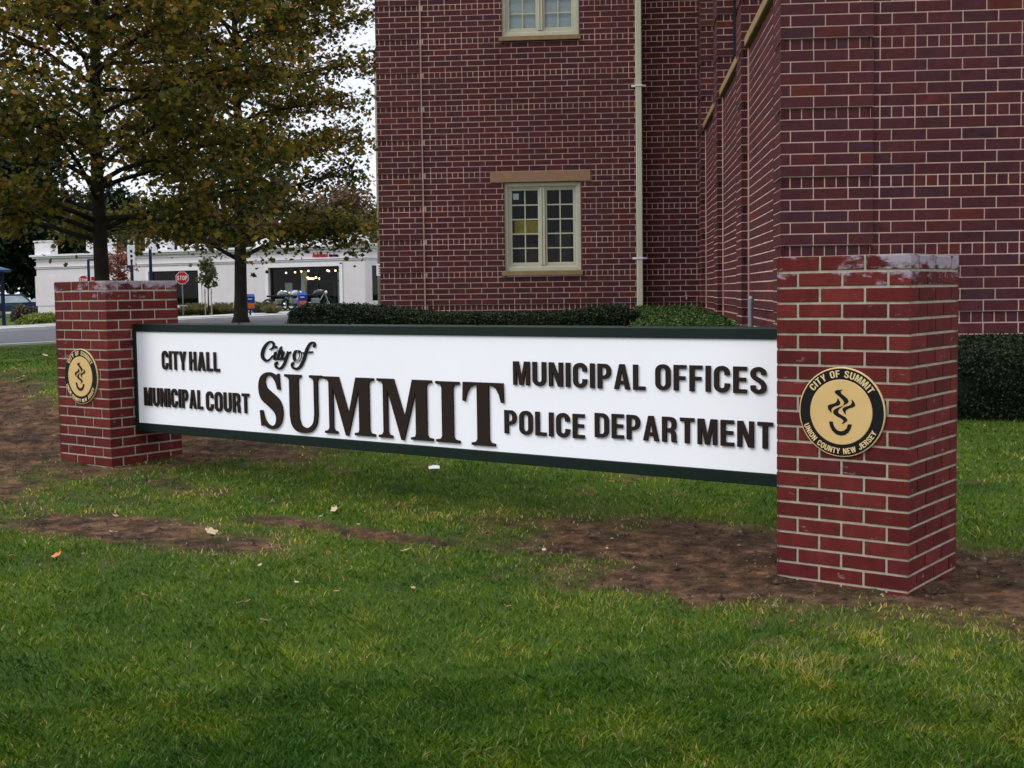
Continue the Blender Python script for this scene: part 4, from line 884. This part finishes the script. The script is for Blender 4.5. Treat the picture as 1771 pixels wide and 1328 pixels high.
# facade lettering from the built-in font
def text_obj(txt, size, mat, parent, Mx, shear=0, ext=.02, name='lettering', width=None):
    cu = bpy.data.curves.new(name, 'FONT'); cu.body = txt; cu.size = size; cu.extrude = ext; cu.shear = shear; cu.offset = .008*size; cu.align_x = 'CENTER'; cu.align_y = 'CENTER'
    ob = bpy.data.objects.new(name, cu); C.objects.link(ob); bpy.context.view_layer.update()
    me = bpy.data.meshes.new_from_object(ob.evaluated_get(bpy.context.evaluated_depsgraph_get())); bpy.data.objects.remove(ob)
    if width:
        xs = [v_.co.x for v_ in me.vertices]; k = width/(max(xs)-min(xs)); me.transform(Matrix.Diagonal((k, 1, 1, 1)))
    me.materials.clear(); me.materials.append(mat); me.transform(Mx); return link(bpy.data.objects.new(name, me), parent)
def facM(s, off, z):  # text on facade, reading left to right as seen from camera (local x runs left)
    return Matrix(((-1, 0, 0, s), (0, 0, sgn, off*sgn), (0, 1, 0, z), (0, 0, 0, 1)))
pz = sz(565, 441)[1]; pass
s_a, s_b, s_c = sx(542)[0], sx(568)[0], sx(587)[0]
text_obj('Performance', .36, M_red, sh, facM((s_a+s_b)/2, .03, pz), .35, width=abs(s_a-s_b))
text_obj('Auto Group', .27, M_black, sh, facM((s_b-.1+s_c)/2, .03, pz-.03), .2, width=abs(s_b-s_c)-.12)

# ------------------------------------------------------------------ street furniture
def facing(P): d = CAM[:2]-np.array(P[:2]); return math.atan2(d[1], d[0])+math.pi/2     # local -y towards camera
def stop_sign(px, py, d, wid, label, turn=0.0):
    c = at(px, py, d); zg = float(hgt(c[0], c[1])); root = empty('stop_sign', (c[0], c[1], zg), facing(c)+turn); tag(root, label, 'stop sign', 'red stop signs by the street')
    mb = MB(); mb.box(-.03, .012, -.2, .03, .05, c[2]-zg+wid*.5, 0, .005); mb.build('post', M_steel, root)
    zc = c[2]-zg
    def octa(r, y0, y1, mat, name, par):
        m_ = MB(); pr = [(r*math.cos(R_(22.5+45*k)), r*math.sin(R_(22.5+45*k))) for k in range(8)]
        vs = [(a, y0, zc+b) for a, b in pr]+[(a, y1, zc+b) for a, b in pr]; m_.poly(vs, [tuple(range(8)), tuple(range(15, 7, -1))]+[(k, k+8, (k+1) % 8+8, (k+1) % 8) for k in range(8)]); return m_.build(name, mat, par)
    r = wid/2/math.cos(R_(22.5)); pl = octa(r, 0, .01, M_whiter, 'plate', root); octa(r*.92, -.004, 0.0005, M_red, 'red_face', pl)
    parts = []; tw = sum(SANS[c_][0]+.12 for c_ in 'STOP')-.12; hh = wid*.36; k = wid*.80/tw; x = -wid*.40
    for c_ in 'STOP': parts.append(glyph_obj('letter', SANS[c_][1], k, hh, .004, M_whiter, root, front(x, -.004, zc-hh/2))); x += (SANS[c_][0]+.12)*k
    return root
stop_sign(315, 480.5, 60, .58, 'red stop sign just right of the left pier, by the dark shop window')
stop_sign(144.5, 484.5, 66, .48, 'small red stop sign half hidden behind the top of the left pier')
def pole(name, px, ytop, d, rad, label, mat, extra=None, cat='pole'):
    t = at(px, ytop, d); zg = float(hgt(t[0], t[1])); root = empty(name, (t[0], t[1], zg), facing(t)); tag(root, label, cat)
    mb = MB(); H = t[2]-zg; mb.tube([(0, 0, -.2), (0, 0, H*.5), (0, 0, H)], [rad*1.2, rad, rad*.9], 10); mb.tube([(0, 0, 0), (0, 0, .12)], rad*2, 10); mb.build('post', mat, root, False)
    if extra: extra(root, H)
    return root
def ex_arm(root, H):
    mb = MB(); mb.box(-.03, -.04, H-.05, .85, .04, H+.03, 0, .01); mb.build('bracket', M_post, root)
    mb = MB(); mb.box(.10, -.045, H-1.05, .75, .045, H-.85, 0, .01); mb.build('red_panel', M_red, root)
pole('banner_pole', 152.5, 449, 64, .075, 'dark blue banner pole with a red band just left of the thick trunk', M_post, ex_arm)
def ex_sign(root, H):
    mb = MB(); mb.box(-.17, -.06, H-.15, .17, -.02, H+.75, 0, .01); mb.build('plate', M_whiter, root)
    mb = MB(); mb.box(-.13, -.02, H+.7, -.08, .0, H+1.05, 0); mb.box(.10, -.02, H+.7, .15, 0, H+1.10, 0); mb.build('plate_fork', M_whiter, root)
    mb = MB(); 
    for q in (.42, .20, .0): mb.box(-.05, -.063, H+q, .05, -.061, H+q+.12, 0)
    mb.build('plate_marks', M_black, root)
pole('sign_pole', 227.5, 453, 58, .08, 'dark pole carrying a narrow white plate with black marks, beside the red-leaved young tree', M_post, ex_sign, 'signpost')
pole('lamp_post', 259.5, 431, 62, .085, 'plain dark blue post in front of the showroom, left of the stop sign', M_post, lambda r_, H: MB().build('cap', M_post, r_) if False else None)
# utility pole beside the building
up = at(651.5, 86, 58); zg = float(hgt(up[0], up[1])); root = empty('utility_pole', (up[0], up[1], zg), facing(up)); tag(root, 'weathered grey wooden utility pole at the left edge of the brick building', 'utility pole')
mb = MB(); H = up[2]-zg; mb.tube([(0, 0, -.3), (.02, 0, H*.5), (0, 0, H)], [.19, .165, .13], 12); mb.build('post', M_wood, root, True)
mb = MB(); zq = at(652, 466, 57.8)[2]-zg; mb.box(-.22, -.25, zq-.27, .12, -.235, zq+.27, 0, .006); pl = mb.build('notice_plate', M_whiter, root)
mb = MB()
for k in range(4): mb.box(-.12, -.254, zq-.20+k*.11, .03, -.2505, zq-.14+k*.11, 0)
mb.build('plate_marks', M_red, pl)
mb = MB(); mb.box(-.9, -.06, H-.8, .9, .06, H-.68, 0, .01); mb.build('crossarm', M_wood, root)
for i, (dz, lab) in enumerate(((0.0, 'upper thin overhead wire left of the brick building'), (-3.4, 'lower thin overhead wire left of the brick building'))):
    P0 = np.array([up[0], up[1], up[2]-.7+dz]); P1 = at(-300, 60+i*90, 95); pts = [P0*(1-t)+P1*t-np.array([0, 0, 1.2*4*t*(1-t)]) for t in np.linspace(0, 1, 14)]
    mb = MB(); mb.tube(pts, .012, 5); o = mb.build('overhead_wire', M_black); tag(o, lab, 'wire', 'overhead wires')
# bus shelter at the left edge
bp = gnd(3, 566); root = empty('bus_shelter', bp, facing(bp)); tag(root, 'dark shelter with a blue hipped roof at the far left edge', 'shelter')
zr = (CAM+ray(5, 470)*((bp-CAM)@FW))[2]-bp[2]
mb = MB(); mb.box(.02, -.08, -.1, .16, .08, zr, 0, .01); mb.build('post', M_post, root); mb = MB(); mb.box(-1.9, -.08, -.1, -1.76, .08, zr, 0, .01); mb.build('post', M_post, root)
mb = MB(); mb.poly([(-2.3, -.9, zr), (.42, -.9, zr), (.42, 1.2, zr), (-2.3, 1.2, zr), (-2.3, -.9, zr+.06), (.42, -.9, zr+.06), (.42, 1.2, zr+.06), (-2.3, 1.2, zr+.06), (-.95, .15, zr+.5)], [(0, 3, 2, 1), (0, 1, 5, 4), (1, 2, 6, 5), (2, 3, 7, 6), (3, 0, 4, 7), (4, 5, 8), (5, 6, 8), (6, 7, 8), (7, 4, 8)]); mb.build('roof', M_bluer, root)
mb = MB(); mb.box(-1.76, -.01, .9, .02, .01, zr-.35, 0); mb.build('glass_panel', M_glass, root)
mb = MB(); mb.box(-1.76, -.05, .7, .02, .05, .9, 0); mb.build('rail', M_post, root)

# ------------------------------------------------------------------ vehicles
def car(px, d, turn, body_col, kind, label, cat):
    P = gp(px, d); root = empty('parked_car', (P[0], P[1], P[2]+.02), facing(P)+turn); tag(root, label, cat, 'vehicles parked across the street')
    bm_ = plain('car_paint', body_col, .25, .05, 3, bmp=0)
    if kind == 'suv': prof = [(-2.3, .45), (-2.35, .9), (-2.2, 1.1), (-2.1, 1.68), (-1.9, 1.78), (.35, 1.78), (.6, 1.72), (1.15, 1.15), (2.1, 1.02), (2.32, .85), (2.35, .45)]; win = [(-1.95, 1.12), (-1.88, 1.64), (.42, 1.64), (.98, 1.14)]; Wd = .92
    elif kind == 'pickup': prof = [(-2.6, .5), (-2.62, 1.15), (-.55, 1.15), (-.45, 1.70), (.55, 1.72), (1.1, 1.15), (2.2, 1.05), (2.4, .85), (2.4, .5)]; win = [(-.38, 1.16), (-.32, 1.62), (.50, 1.63), (.92, 1.16)]; Wd = .92
    else: prof = [(-2.15, .35), (-2.2, .75), (-2.1, .95), (-1.5, 1.02), (-.95, 1.38), (-.3, 1.45), (.35, 1.42), (1.05, .98), (1.95, .85), (2.15, .65), (2.15, .35)]; win = [(-1.3, 1.0), (-.88, 1.33), (.30, 1.36), (.85, 1.0)]; Wd = .86
    mb = MB(); n = len(prof); top = max(p[1] for p in prof)
    def ww(z): return Wd if z < 1.12 else Wd-.16*(z-1.12)/(top-1.1)-.02
    for s in (-1, 1):
        f = [(x, s*ww(z), z) for x, z in prof]; mb.face(f if s < 0 else f[::-1])
    for i in range(n): (x0, z0), (x1, z1) = prof[i], prof[(i+1) % n]; mb.face([(x0, -ww(z0), z0), (x0, ww(z0), z0), (x1, ww(z1), z1), (x1, -ww(z1), z1)])
    mb.build('body', bm_, root)
    for s in (-1, 1):
        mb = MB(); mb.face([(x, s*(ww(z)+.006), z) for x, z in win]); mb.build('side_window', M_cglass, root)
    for i, j in [(k, k+1) for k in range(n-1)]:
        (x0, z0), (x1, z1) = prof[i], prof[j]
        if abs(z1-z0) > .3 and min(z0, z1) >= .95:
            mb = MB(); t0, t1 = .12, .9; q = lambda t: (x0+(x1-x0)*t, z0+(z1-z0)*t); a_, b_ = q(t0), q(t1); sgn_ = .008*(1 if x0 > 0 else -1)
            mb.face([(a_[0]+sgn_, -ww(a_[1])+.08, a_[1]+.006), (a_[0]+sgn_, ww(a_[1])-.08, a_[1]+.006), (b_[0]+sgn_, ww(b_[1])-.08, b_[1]+.006), (b_[0]+sgn_, -ww(b_[1])+.08, b_[1]+.006)]); mb.build('windscreen', M_cglass, root)
    for x in (prof[0][0]*.62, prof[-1][0]*.62):
        for s in (-1, 1):
            mb = MB(); mb.tube([(x, s*(Wd-.2), .33), (x, s*(Wd+.01), .33)], .33, 18); wh = mb.build('wheel', M_tyre, root); mb = MB(); mb.tube([(x, s*(Wd+.005), .33), (x, s*(Wd+.02), .33)], .2, 12); mb.build('rim', M_chrome, wh)
    for s in (-1, 1):
        mb = MB(); mb.box(prof[-2][0]-.06, s*Wd*.72-.15, .62, prof[-2][0]+.02, s*Wd*.72+.15, .76, 0, .01); mb.build('headlight', M_whiter, root)
        mb = MB(); mb.box(prof[1][0]-.02, s*Wd*.8-.1, .75, prof[1][0]+.06, s*Wd*.8+.1, .95, 0, .01); mb.build('tail_light', M_red, root)
    return root
car(20, 98, .45, (.02, .04, .055), 'suv', 'dark teal sport utility vehicle beside the shelter at the left edge', 'car')
car(72, 104, math.pi-.5, (.30, .42, .40), 'sedan', 'pale green silver car nosing out just left of the left pier', 'car')
car(104, 100, .2, (.015, .02, .08), 'pickup', 'dark navy pickup mostly hidden behind the left pier', 'pickup truck')
# white vinyl fence
fa, fb_ = gp(2, 124), gp(63, 122); root = empty('white_fence', fa, math.atan2(fb_[1]-fa[1], fb_[0]-fa[0])); tag(root, 'white vinyl fence behind the parked cars at the far left', 'fence')
Lf = math.hypot(fb_[0]-fa[0], fb_[1]-fa[1]); 
mb = MB(); mb.box(0, -.02, 0, Lf, .02, 1.25, 0); mb.box(0, -.04, 1.2, Lf, .04, 1.3, 0); mb.build('panel', M_whitef, root)
for k in range(6): 
    mb = MB(); x = Lf*k/5; mb.box(x-.07, -.07, 0, x+.07, .07, 1.4, 0, .01); mb.poly([(x-.09, -.09, 1.4), (x+.09, -.09, 1.4), (x+.09, .09, 1.4), (x-.09, .09, 1.4), (x, 0, 1.55)], [(0, 1, 4), (1, 2, 4), (2, 3, 4), (3, 0, 4), (0, 3, 2, 1)]); mb.build('post', M_whitef, root)
# newspaper boxes
def newsbox(px, py, label):
    P = tuple(gnd(px, py)); root = empty('newspaper_box', P, facing(P)+.15); root.scale = (.8, .8, .78); tag(root, label, 'newspaper box', 'blue and orange newspaper boxes')
    mb = MB(); mb.box(-.24, -.2, .35, .24, .2, 1.1, 0, .02); mb.poly([(-.24, -.2, 1.1), (.24, -.2, 1.1), (.24, .2, 1.1), (-.24, .2, 1.1), (-.24, .0, 1.25), (.24, .0, 1.25), (.24, .2, 1.25), (-.24, .2, 1.25)], [(0, 1, 5, 4), (4, 5, 6, 7), (1, 2, 6, 5), (3, 0, 4, 7), (2, 3, 7, 6)]); mb.build('body', M_blue, root)
    mb = MB(); mb.box(-.2, -.215, .45, .2, -.201, .76, 0); mb.build('front_panel', M_orange, root)
    mb = MB(); mb.box(-.14, -.212, .95, .10, -.201, 1.0, 0); mb.build('white_strip', M_whiter, root)
    mb = MB(); mb.tube([(0, 0, 0), (0, 0, .35)], .05, 8); mb.box(-.2, -.17, 0, .2, .17, .05, 0); mb.build('pedestal', M_darkframe, root)
newsbox(433, 547.5, 'blue newspaper box with an orange panel beside the second tree trunk')
newsbox(523, 543, 'blue newspaper box with an orange panel standing behind the end of the dark hedge')
# motorbikes
def motorbike(px, d, turn, col, label):
    P = gp(px, d); root = empty('motorbike', P, facing(P)+turn); tag(root, label, 'motorbike', 'motorbikes parked in front of the display window')
    for x in (-.72, .72):
        mb = MB(); pts = [(x+.27*math.cos(a_), 0, .32+.27*math.sin(a_)) for a_ in np.linspace(0, 2*math.pi, 17)]; mb.tube(pts, .055, 6, cap=False); w = mb.build('wheel', M_tyre, root)
        mb = MB(); mb.tube([(x, -.04, .32), (x, .04, .32)], .09, 8)
        for k in range(6): a_ = k*math.pi/3; mb.tube([(x, 0, .32), (x+.23*math.cos(a_), 0, .32+.23*math.sin(a_))], .01, 4, cap=False)
        mb.build('rim', M_chrome, w)
    mb = MB(); mb.tube([(-.72, .08, .32), (-.25, .06, .38), (.25, 0, .45), (.5, 0, .88)], .03, 6); mb.tube([(.72, .06, .32), (.48, .06, .98)], .028, 6); mb.tube([(.72, -.06, .32), (.48, -.06, .98)], .028, 6); mb.build('frame', M_chrome, root)
    mb = MB(); mb.box(-.22, -.15, .3, .22, .15, .62, 0, .05); mb.build('engine', M_steel, root)
    mb = MB(); mb.tube([(-.12, 0, .82), (.02, 0, .9), (.22, 0, .93), (.42, 0, .86)], [.06, .14, .16, .06], 10); mb.build('fuel_tank', plain('bike_paint', col, .25, .05, 3, bmp=0), root, True)
    mb = MB(); mb.box(-.75, -.13, .72, -.12, .13, .82, 0, .04); mb.build('seat', M_tyre, root)
    mb = MB(); mb.tube([(.30, -.38, 1.08), (.42, -.12, 1.04), (.46, 0, 1.02), (.42, .12, 1.04), (.30, .38, 1.08)], .018, 6); mb.build('handlebar', M_chrome, root)
    mb = MB(); mb.tube([(.52, 0, .92), (.64, 0, .92)], [.06, .1], 10); mb.build('headlight', M_whiter, root)
motorbike(483, 70, .5, (.25, .26, .28), 'silver motorbike at the left end of the display window')
motorbike(507, 70, .9, (.45, .46, .48), 'pale motorbike left of the blue newspaper box by the hedge')
motorbike(545, 69.5, .3, (.06, .06, .07), 'black motorbike right of the blue newspaper box, above the hedge')
# planting in front of the showroom
def clump(px, py, h, r, n, mat, label, cat, seed, grp, blade=True):
    P = tuple(gnd(px, py)); rs = np.random.default_rng(seed+300); root = empty('ornamental_grass' if blade else 'shrub', P); tag(root, label, cat, grp)
    if blade:
        a = rs.random(n)*6.28; rr_ = r*rs.random(n)**.6; bx = np.stack([np.cos(a)*rr_*.4, np.sin(a)*rr_*.4, np.zeros(n)], 1); hh = h*(.6+.5*rs.random(n)); tp_ = bx+np.stack([np.cos(a)*rr_*1.0, np.sin(a)*rr_, hh], 1); md = bx*.5+tp_*.5+np.stack([np.zeros(n), np.zeros(n), hh*.18], 1)
        w = .03; o_ = np.stack([-np.sin(a)*w, np.cos(a)*w, np.zeros(n)], 1); V = np.stack([bx-o_, bx+o_, md+o_, tp_, md-o_], 1).reshape(-1, 3); npmesh('leaves', V, 5, rs.random(n), [mat], root)
        mb = MB(); mb.tube([(0, 0, -.1), (0, 0, h*.25)], [r*.35, r*.15], 8); mb.build('crown_base', M_brownb, root)
    else:
        u = rs.normal(size=(n, 3)); u /= np.linalg.norm(u, axis=1)[:, None]; u[:, 2] = np.abs(u[:, 2]); rad = .7+.35*fbm(u[:, 0]*3+seed, u[:, 1]*3+u[:, 2]*2, 2)+.1*rs.normal(size=n); Pp = u*rad[:, None]*np.array([r, r, h])
        V, k = leaf_quads(Pp, .14, False); npmesh('foliage', V, k, rs.random(n), [mat], root)
        mb = MB()
        for q in range(6): a_ = q*1.05; mb.tube([(0, 0, -.05), (r*.5*math.cos(a_), r*.5*math.sin(a_), h*.6)], [.03, .01], 5)
        mb.build('stems_or_shade_core', M_bark, root)
g_ = 'ornamental grasses in front of the showroom'
for i, (px, d, lab) in enumerate([(314, 63, 'tan grass clump right of the left pier under the stop sign'), (328, 64, 'second tan grass clump right of the left pier'), (341, 64, 'grass clump just left of the staked young tree'), (352, 65.5, 'grass clump behind the left stake of the young tree'), (374, 66, 'grass clump right of the staked young tree'), (387, 65, 'grass clump between the young tree and the second trunk'), (397, 64, 'grass clump touching the second trunk from the left'), (449, 67, 'grass clump right of the blue newspaper box by the trunk'), (461, 68, 'grass clump at the left corner of the display window'), (470, 68, 'small grass clump under the display window')]):
    clump(px, 545.5-.7*(i % 3)-(px-314)*.012, .38+.10*(i % 3), .42, 300, M_orn, lab, 'ornamental grass', i, g_)
clump(36, 556, .95, .55, 2200, M_brownb, 'brown twiggy shrub in front of the dark vehicle at the left', 'shrub', 40, None, False)
clump(56, 553, .85, .42, 1400, M_brownb, 'smaller dark brown shrub left of the left pier', 'shrub', 41, None, False)
clump(68, 560, .42, .9, 1600, M_lime, 'low lime green shrub nearest the left edge of the left pier', 'shrub', 42, 'low lime green shrubs', False)
clump(86, 559.5, .42, .9, 1600, M_lime, 'low lime green shrub touching the left pier', 'shrub', 43, 'low lime green shrubs', False)
yt = tuple(gnd(361, 547)); yd = (np.array(yt)-CAM)@FW; leaf_tree('young_tree', yt, 110/F*yd, .62, 66/F*yd, 800, .13, M_young, 'slender staked young tree with thin green leaves right of the stop sign', 'tree', None, .035, 60, True, taper=.5)
for px, lab in ((355.5, 'left wooden stake beside the young tree'), (366.5, 'right wooden stake beside the young tree')):
    P = tuple(gnd(px, 547.4)); mb = MB(); mb.tube([(0, 0, -.1), (0, 0, 1.25)], [.03, .028], 6); mb.tube([(0, 0, 1.05), (.04, 0, 1.12)], .034, 6); o = mb.build('tree_stake', M_wood, None); o.location = P; tag(o, lab, 'stake', 'stakes of the young tree')
rt_ = gp(205, 60); leaf_tree('young_red_tree', rt_, 3.6, .95, 2.6, 1200, .12, M_redl, 'young tree with sparse red leaves right of the thick trunk', 'tree', None, .05, 61, True)

# ------------------------------------------------------------------ fallen leaves, paper
LC = {'tan': plain('dry_leaf_tan', (.34, .23, .12), .8, .2, 60), 'pale': plain('dry_leaf_pale', (.46, .36, .23), .8, .15, 60), 'rust': plain('dry_leaf_rust', (.30, .09, .03), .8, .2, 60), 'orange': plain('dry_leaf_orange', (.50, .17, .06), .8, .2, 60)}
CN = {'tan': 'tan', 'pale': 'pale', 'rust': 'rust red', 'orange': 'orange'}
def fallen(px, py, s, col, place, rs):
    s = s*(.8 if py > 700 else 1); P = gnd(px, py); n = 22; mb = MB(); out = []
    for k in range(n):
        a_ = 2*math.pi*k/n; r_ = s*(.33+.22*abs(math.cos(a_*2.5)))*(1+.12*rs.uniform(-1, 1)); x, y = r_*math.cos(a_), r_*math.sin(a_)*.7
        out.append((x, y, .35*(x*x)/s+.25*abs(y)+.002))
    vs = [(0, 0, .006)]+out+[(0, 0, .003)]+[(x, y, z-.0022) for x, y, z in out]; fs = [(0, 1+k, 1+(k+1) % n) for k in range(n)]+[(n+1, n+2+(k+1) % n, n+2+k) for k in range(n)]+[(1+k, n+2+k, n+2+(k+1) % n, 1+(k+1) % n) for k in range(n)]
    mb.poly(vs, fs); mb.tube([(-s*.45, 0, .01), (-s*.7, .1*s, .012)], .0015, 4)
    o = mb.build('fallen_leaf', LC[col]); o.location = (P[0], P[1], P[2]+.025); o.rotation_euler = (rs.uniform(-.5, .5), rs.uniform(-.4, .4), rs.uniform(0, 6)); tag(o, f'dry {CN[col]} leaf on the grass {place}', 'leaf', 'fallen leaves on the lawn')
rs = random.Random(4)
for q in [(99, 970, .075, 'orange', 'below the large soil patch at the left'), (365, 928, .085, 'pale', 'at the right end of the left soil patch'), (197, 929, .06, 'pale', 'in the middle of the left soil patch'), (372, 970, .045, 'pale', 'just under the right end of the left soil patch'), (463, 964, .05, 'rust', 'right of the left soil patch'), (579, 889, .075, 'pale', 'below the first M of the big lettering'), (555, 901, .03, 'pale', 'just left of and below the long pale one'), (703, 961, .06, 'tan', 'in the middle of the lawn below the big lettering'), (843, 931, .055, 'rust', 'left of the bare patch by the right pier'), (419, 1054, .07, 'tan', 'standing on edge in the left foreground'), (459, 1085, .05, 'tan', 'small, right of the one standing on edge'), (398, 1142, .085, 'tan', 'upright in the left foreground'), (670, 1126, .075, 'tan', 'curled in the middle foreground'), (22, 971, .05, 'orange', 'at the left edge below the soil'), (3, 1133, .05, 'pale', 'cut by the left picture edge'), (91, 1145, .05, 'tan', 'left foreground near the edge'), (137, 1168, .04, 'rust', 'left foreground, dark small one'), (490, 1277, .05, 'tan', 'bottom foreground left of centre'), (930, 1250, .045, 'tan', 'bottom foreground right of centre'), (1065, 1133, .04, 'pale', 'small, below the bare patch'), (1085, 1178, .04, 'tan', 'lower right of the middle foreground'), (582, 1033, .035, 'tan', 'tiny, middle of the lawn'), (450, 987, .03, 'pale', 'tiny pale speck left of centre'), (513, 1017, .03, 'pale', 'tiny pale speck nearer the centre'), (1240, 1160, .04, 'tan', 'right foreground, left of the yellowed grass'), (300, 1220, .04, 'rust', 'bottom left foreground'), (760, 1185, .035, 'tan', 'lower middle foreground'), (1420, 1200, .035, 'tan', 'lower right foreground'), (620, 915, .03, 'tan', 'on the thin soil streak left of centre'), (250, 1040, .035, 'tan', 'left middle lawn, small'), (880, 1060, .03, 'tan', 'right of the lawn centre, small'), (1130, 1085, .03, 'pale', 'just below the right soil patch'), (715, 1027, .035, 'tan', 'small one below the centre'), (200, 900, .04, 'tan', 'near the top of the left soil patch'), (941, 960, .04, 'pale', 'at the left edge of the right soil patch'), (1050, 957, .02, 'pale', 'tiny speck on the bare patch by the right pier'), (28, 644, .14, 'pale', 'far left lawn behind the pier, near the edge'), (78, 617, .16, 'pale', 'far left lawn behind the pier, by the street'), (37, 658, .12, 'tan', 'far left lawn, lowest of the far ones'), (1370, 1086, .03, 'rust', 'right foreground below the right pier')]:
    fallen(*q, rs)
P = gnd(751, 817); mb = MB(); mb.poly([(-.05, -.02, .0), (.0, -.03, .012), (.055, -.018, .004), (.05, .02, .016), (-.01, .028, .02), (-.055, .018, .008)]+[(-.05, -.02, -.003), (.0, -.03, .009), (.055, -.018, .001), (.05, .02, .013), (-.01, .028, .017), (-.055, .018, .005)], [(0, 1, 2, 3, 4, 5), (11, 10, 9, 8, 7, 6)]+[(k, k+6, (k+1) % 6+6, (k+1) % 6) for k in range(6)])
mb.v = [(x*.7, y*.7, z*.7) for x, y, z in mb.v]; o = mb.build('paper_scrap', M_paper); o.location = (P[0], P[1], P[2]+.03); o.rotation_euler = (.35, 0, .6); tag(o, 'small white paper scrap on the grass under the sign', 'paper scrap')

# ------------------------------------------------------------------ light
sc_ = bpy.context.scene
w = bpy.data.worlds.new('World'); sc_.world = w; w.use_nodes = True; nt = w.node_tree; bg = nt.nodes['Background']
SUN_EL, SUN_AZ = R_(42), math.atan2(-.62, -.78)      # azimuth as direction (x,y) the sun stands in
sky = N(nt, 'ShaderNodeTexSky'); sky.sky_type = 'NISHITA'; sky.sun_disc = False; sky.sun_elevation = SUN_EL; sky.sun_rotation = math.atan2(-.62, -.78)
tc = N(nt, 'ShaderNodeTexCoord'); sp = N(nt, 'ShaderNodeSeparateXYZ'); nt.links.new(tc.outputs['Generated'], sp.inputs[0])
cl = ramp(nt, [(0, (.76, .78, .86)), (.25, (.80, .82, .90)), (1, (1.45, 1.48, 1.58))], sp.outputs[2]).outputs[0]
cn = N(nt, 'ShaderNodeTexNoise'); cn.inputs['Scale'].default_value = 2.2; cn.inputs['Detail'].default_value = 5; nt.links.new(tc.outputs['Generated'], cn.inputs[0])
cl = mixc(nt, cl, ramp(nt, [(.3, (.90, .91, .94)), (.7, (1.06, 1.05, 1.04))], cn.outputs[0]).outputs[0], 1, 'MULTIPLY')
sk = mixc(nt, sky.outputs[0], (.1, .1, .1), 1, 'MULTIPLY')
nt.links.new(mixc(nt, sk, cl, .88), bg.inputs[0]); bg.inputs[1].default_value = 1.0
ld = bpy.data.lights.new('sun', 'SUN'); ld.energy = 1.15; ld.angle = R_(24); ld.color = (1, .96, .90)
lo = bpy.data.objects.new('sun', ld); C.objects.link(lo)
dirv = Vector((-.62, -.78, 0)).normalized()*math.cos(SUN_EL)+Vector((0, 0, math.sin(SUN_EL))); lo.rotation_euler = dirv.to_track_quat('Z', 'Y').to_euler(); lo.location = (0, -10, 15)
# ------------------------------------------------------------------ camera
cd = bpy.data.cameras.new('camera'); co = bpy.data.objects.new('camera', cd); C.objects.link(co); sc_.camera = co
cd.sensor_fit = 'HORIZONTAL'; cd.sensor_width = 36; cd.lens = F/1771*36; cd.shift_y = -SY/1771; cd.clip_end = 3000; cd.clip_start = .05
co.matrix_world = Matrix(((RT[0], UP[0], -FW[0], CAM[0]), (RT[1], UP[1], -FW[1], CAM[1]), (RT[2], UP[2], -FW[2], CAM[2]), (0, 0, 0, 1)))
sc_.view_settings.view_transform = 'Standard'; sc_.view_settings.look = 'None'; sc_.view_settings.gamma = 1; sc_.view_settings.exposure = 0.48
sc_.cycles.max_bounces = 6; sc_.cycles.diffuse_bounces = 3; sc_.cycles.transparent_max_bounces = 6
sc_.render.resolution_x = 1024; sc_.render.resolution_y = 768
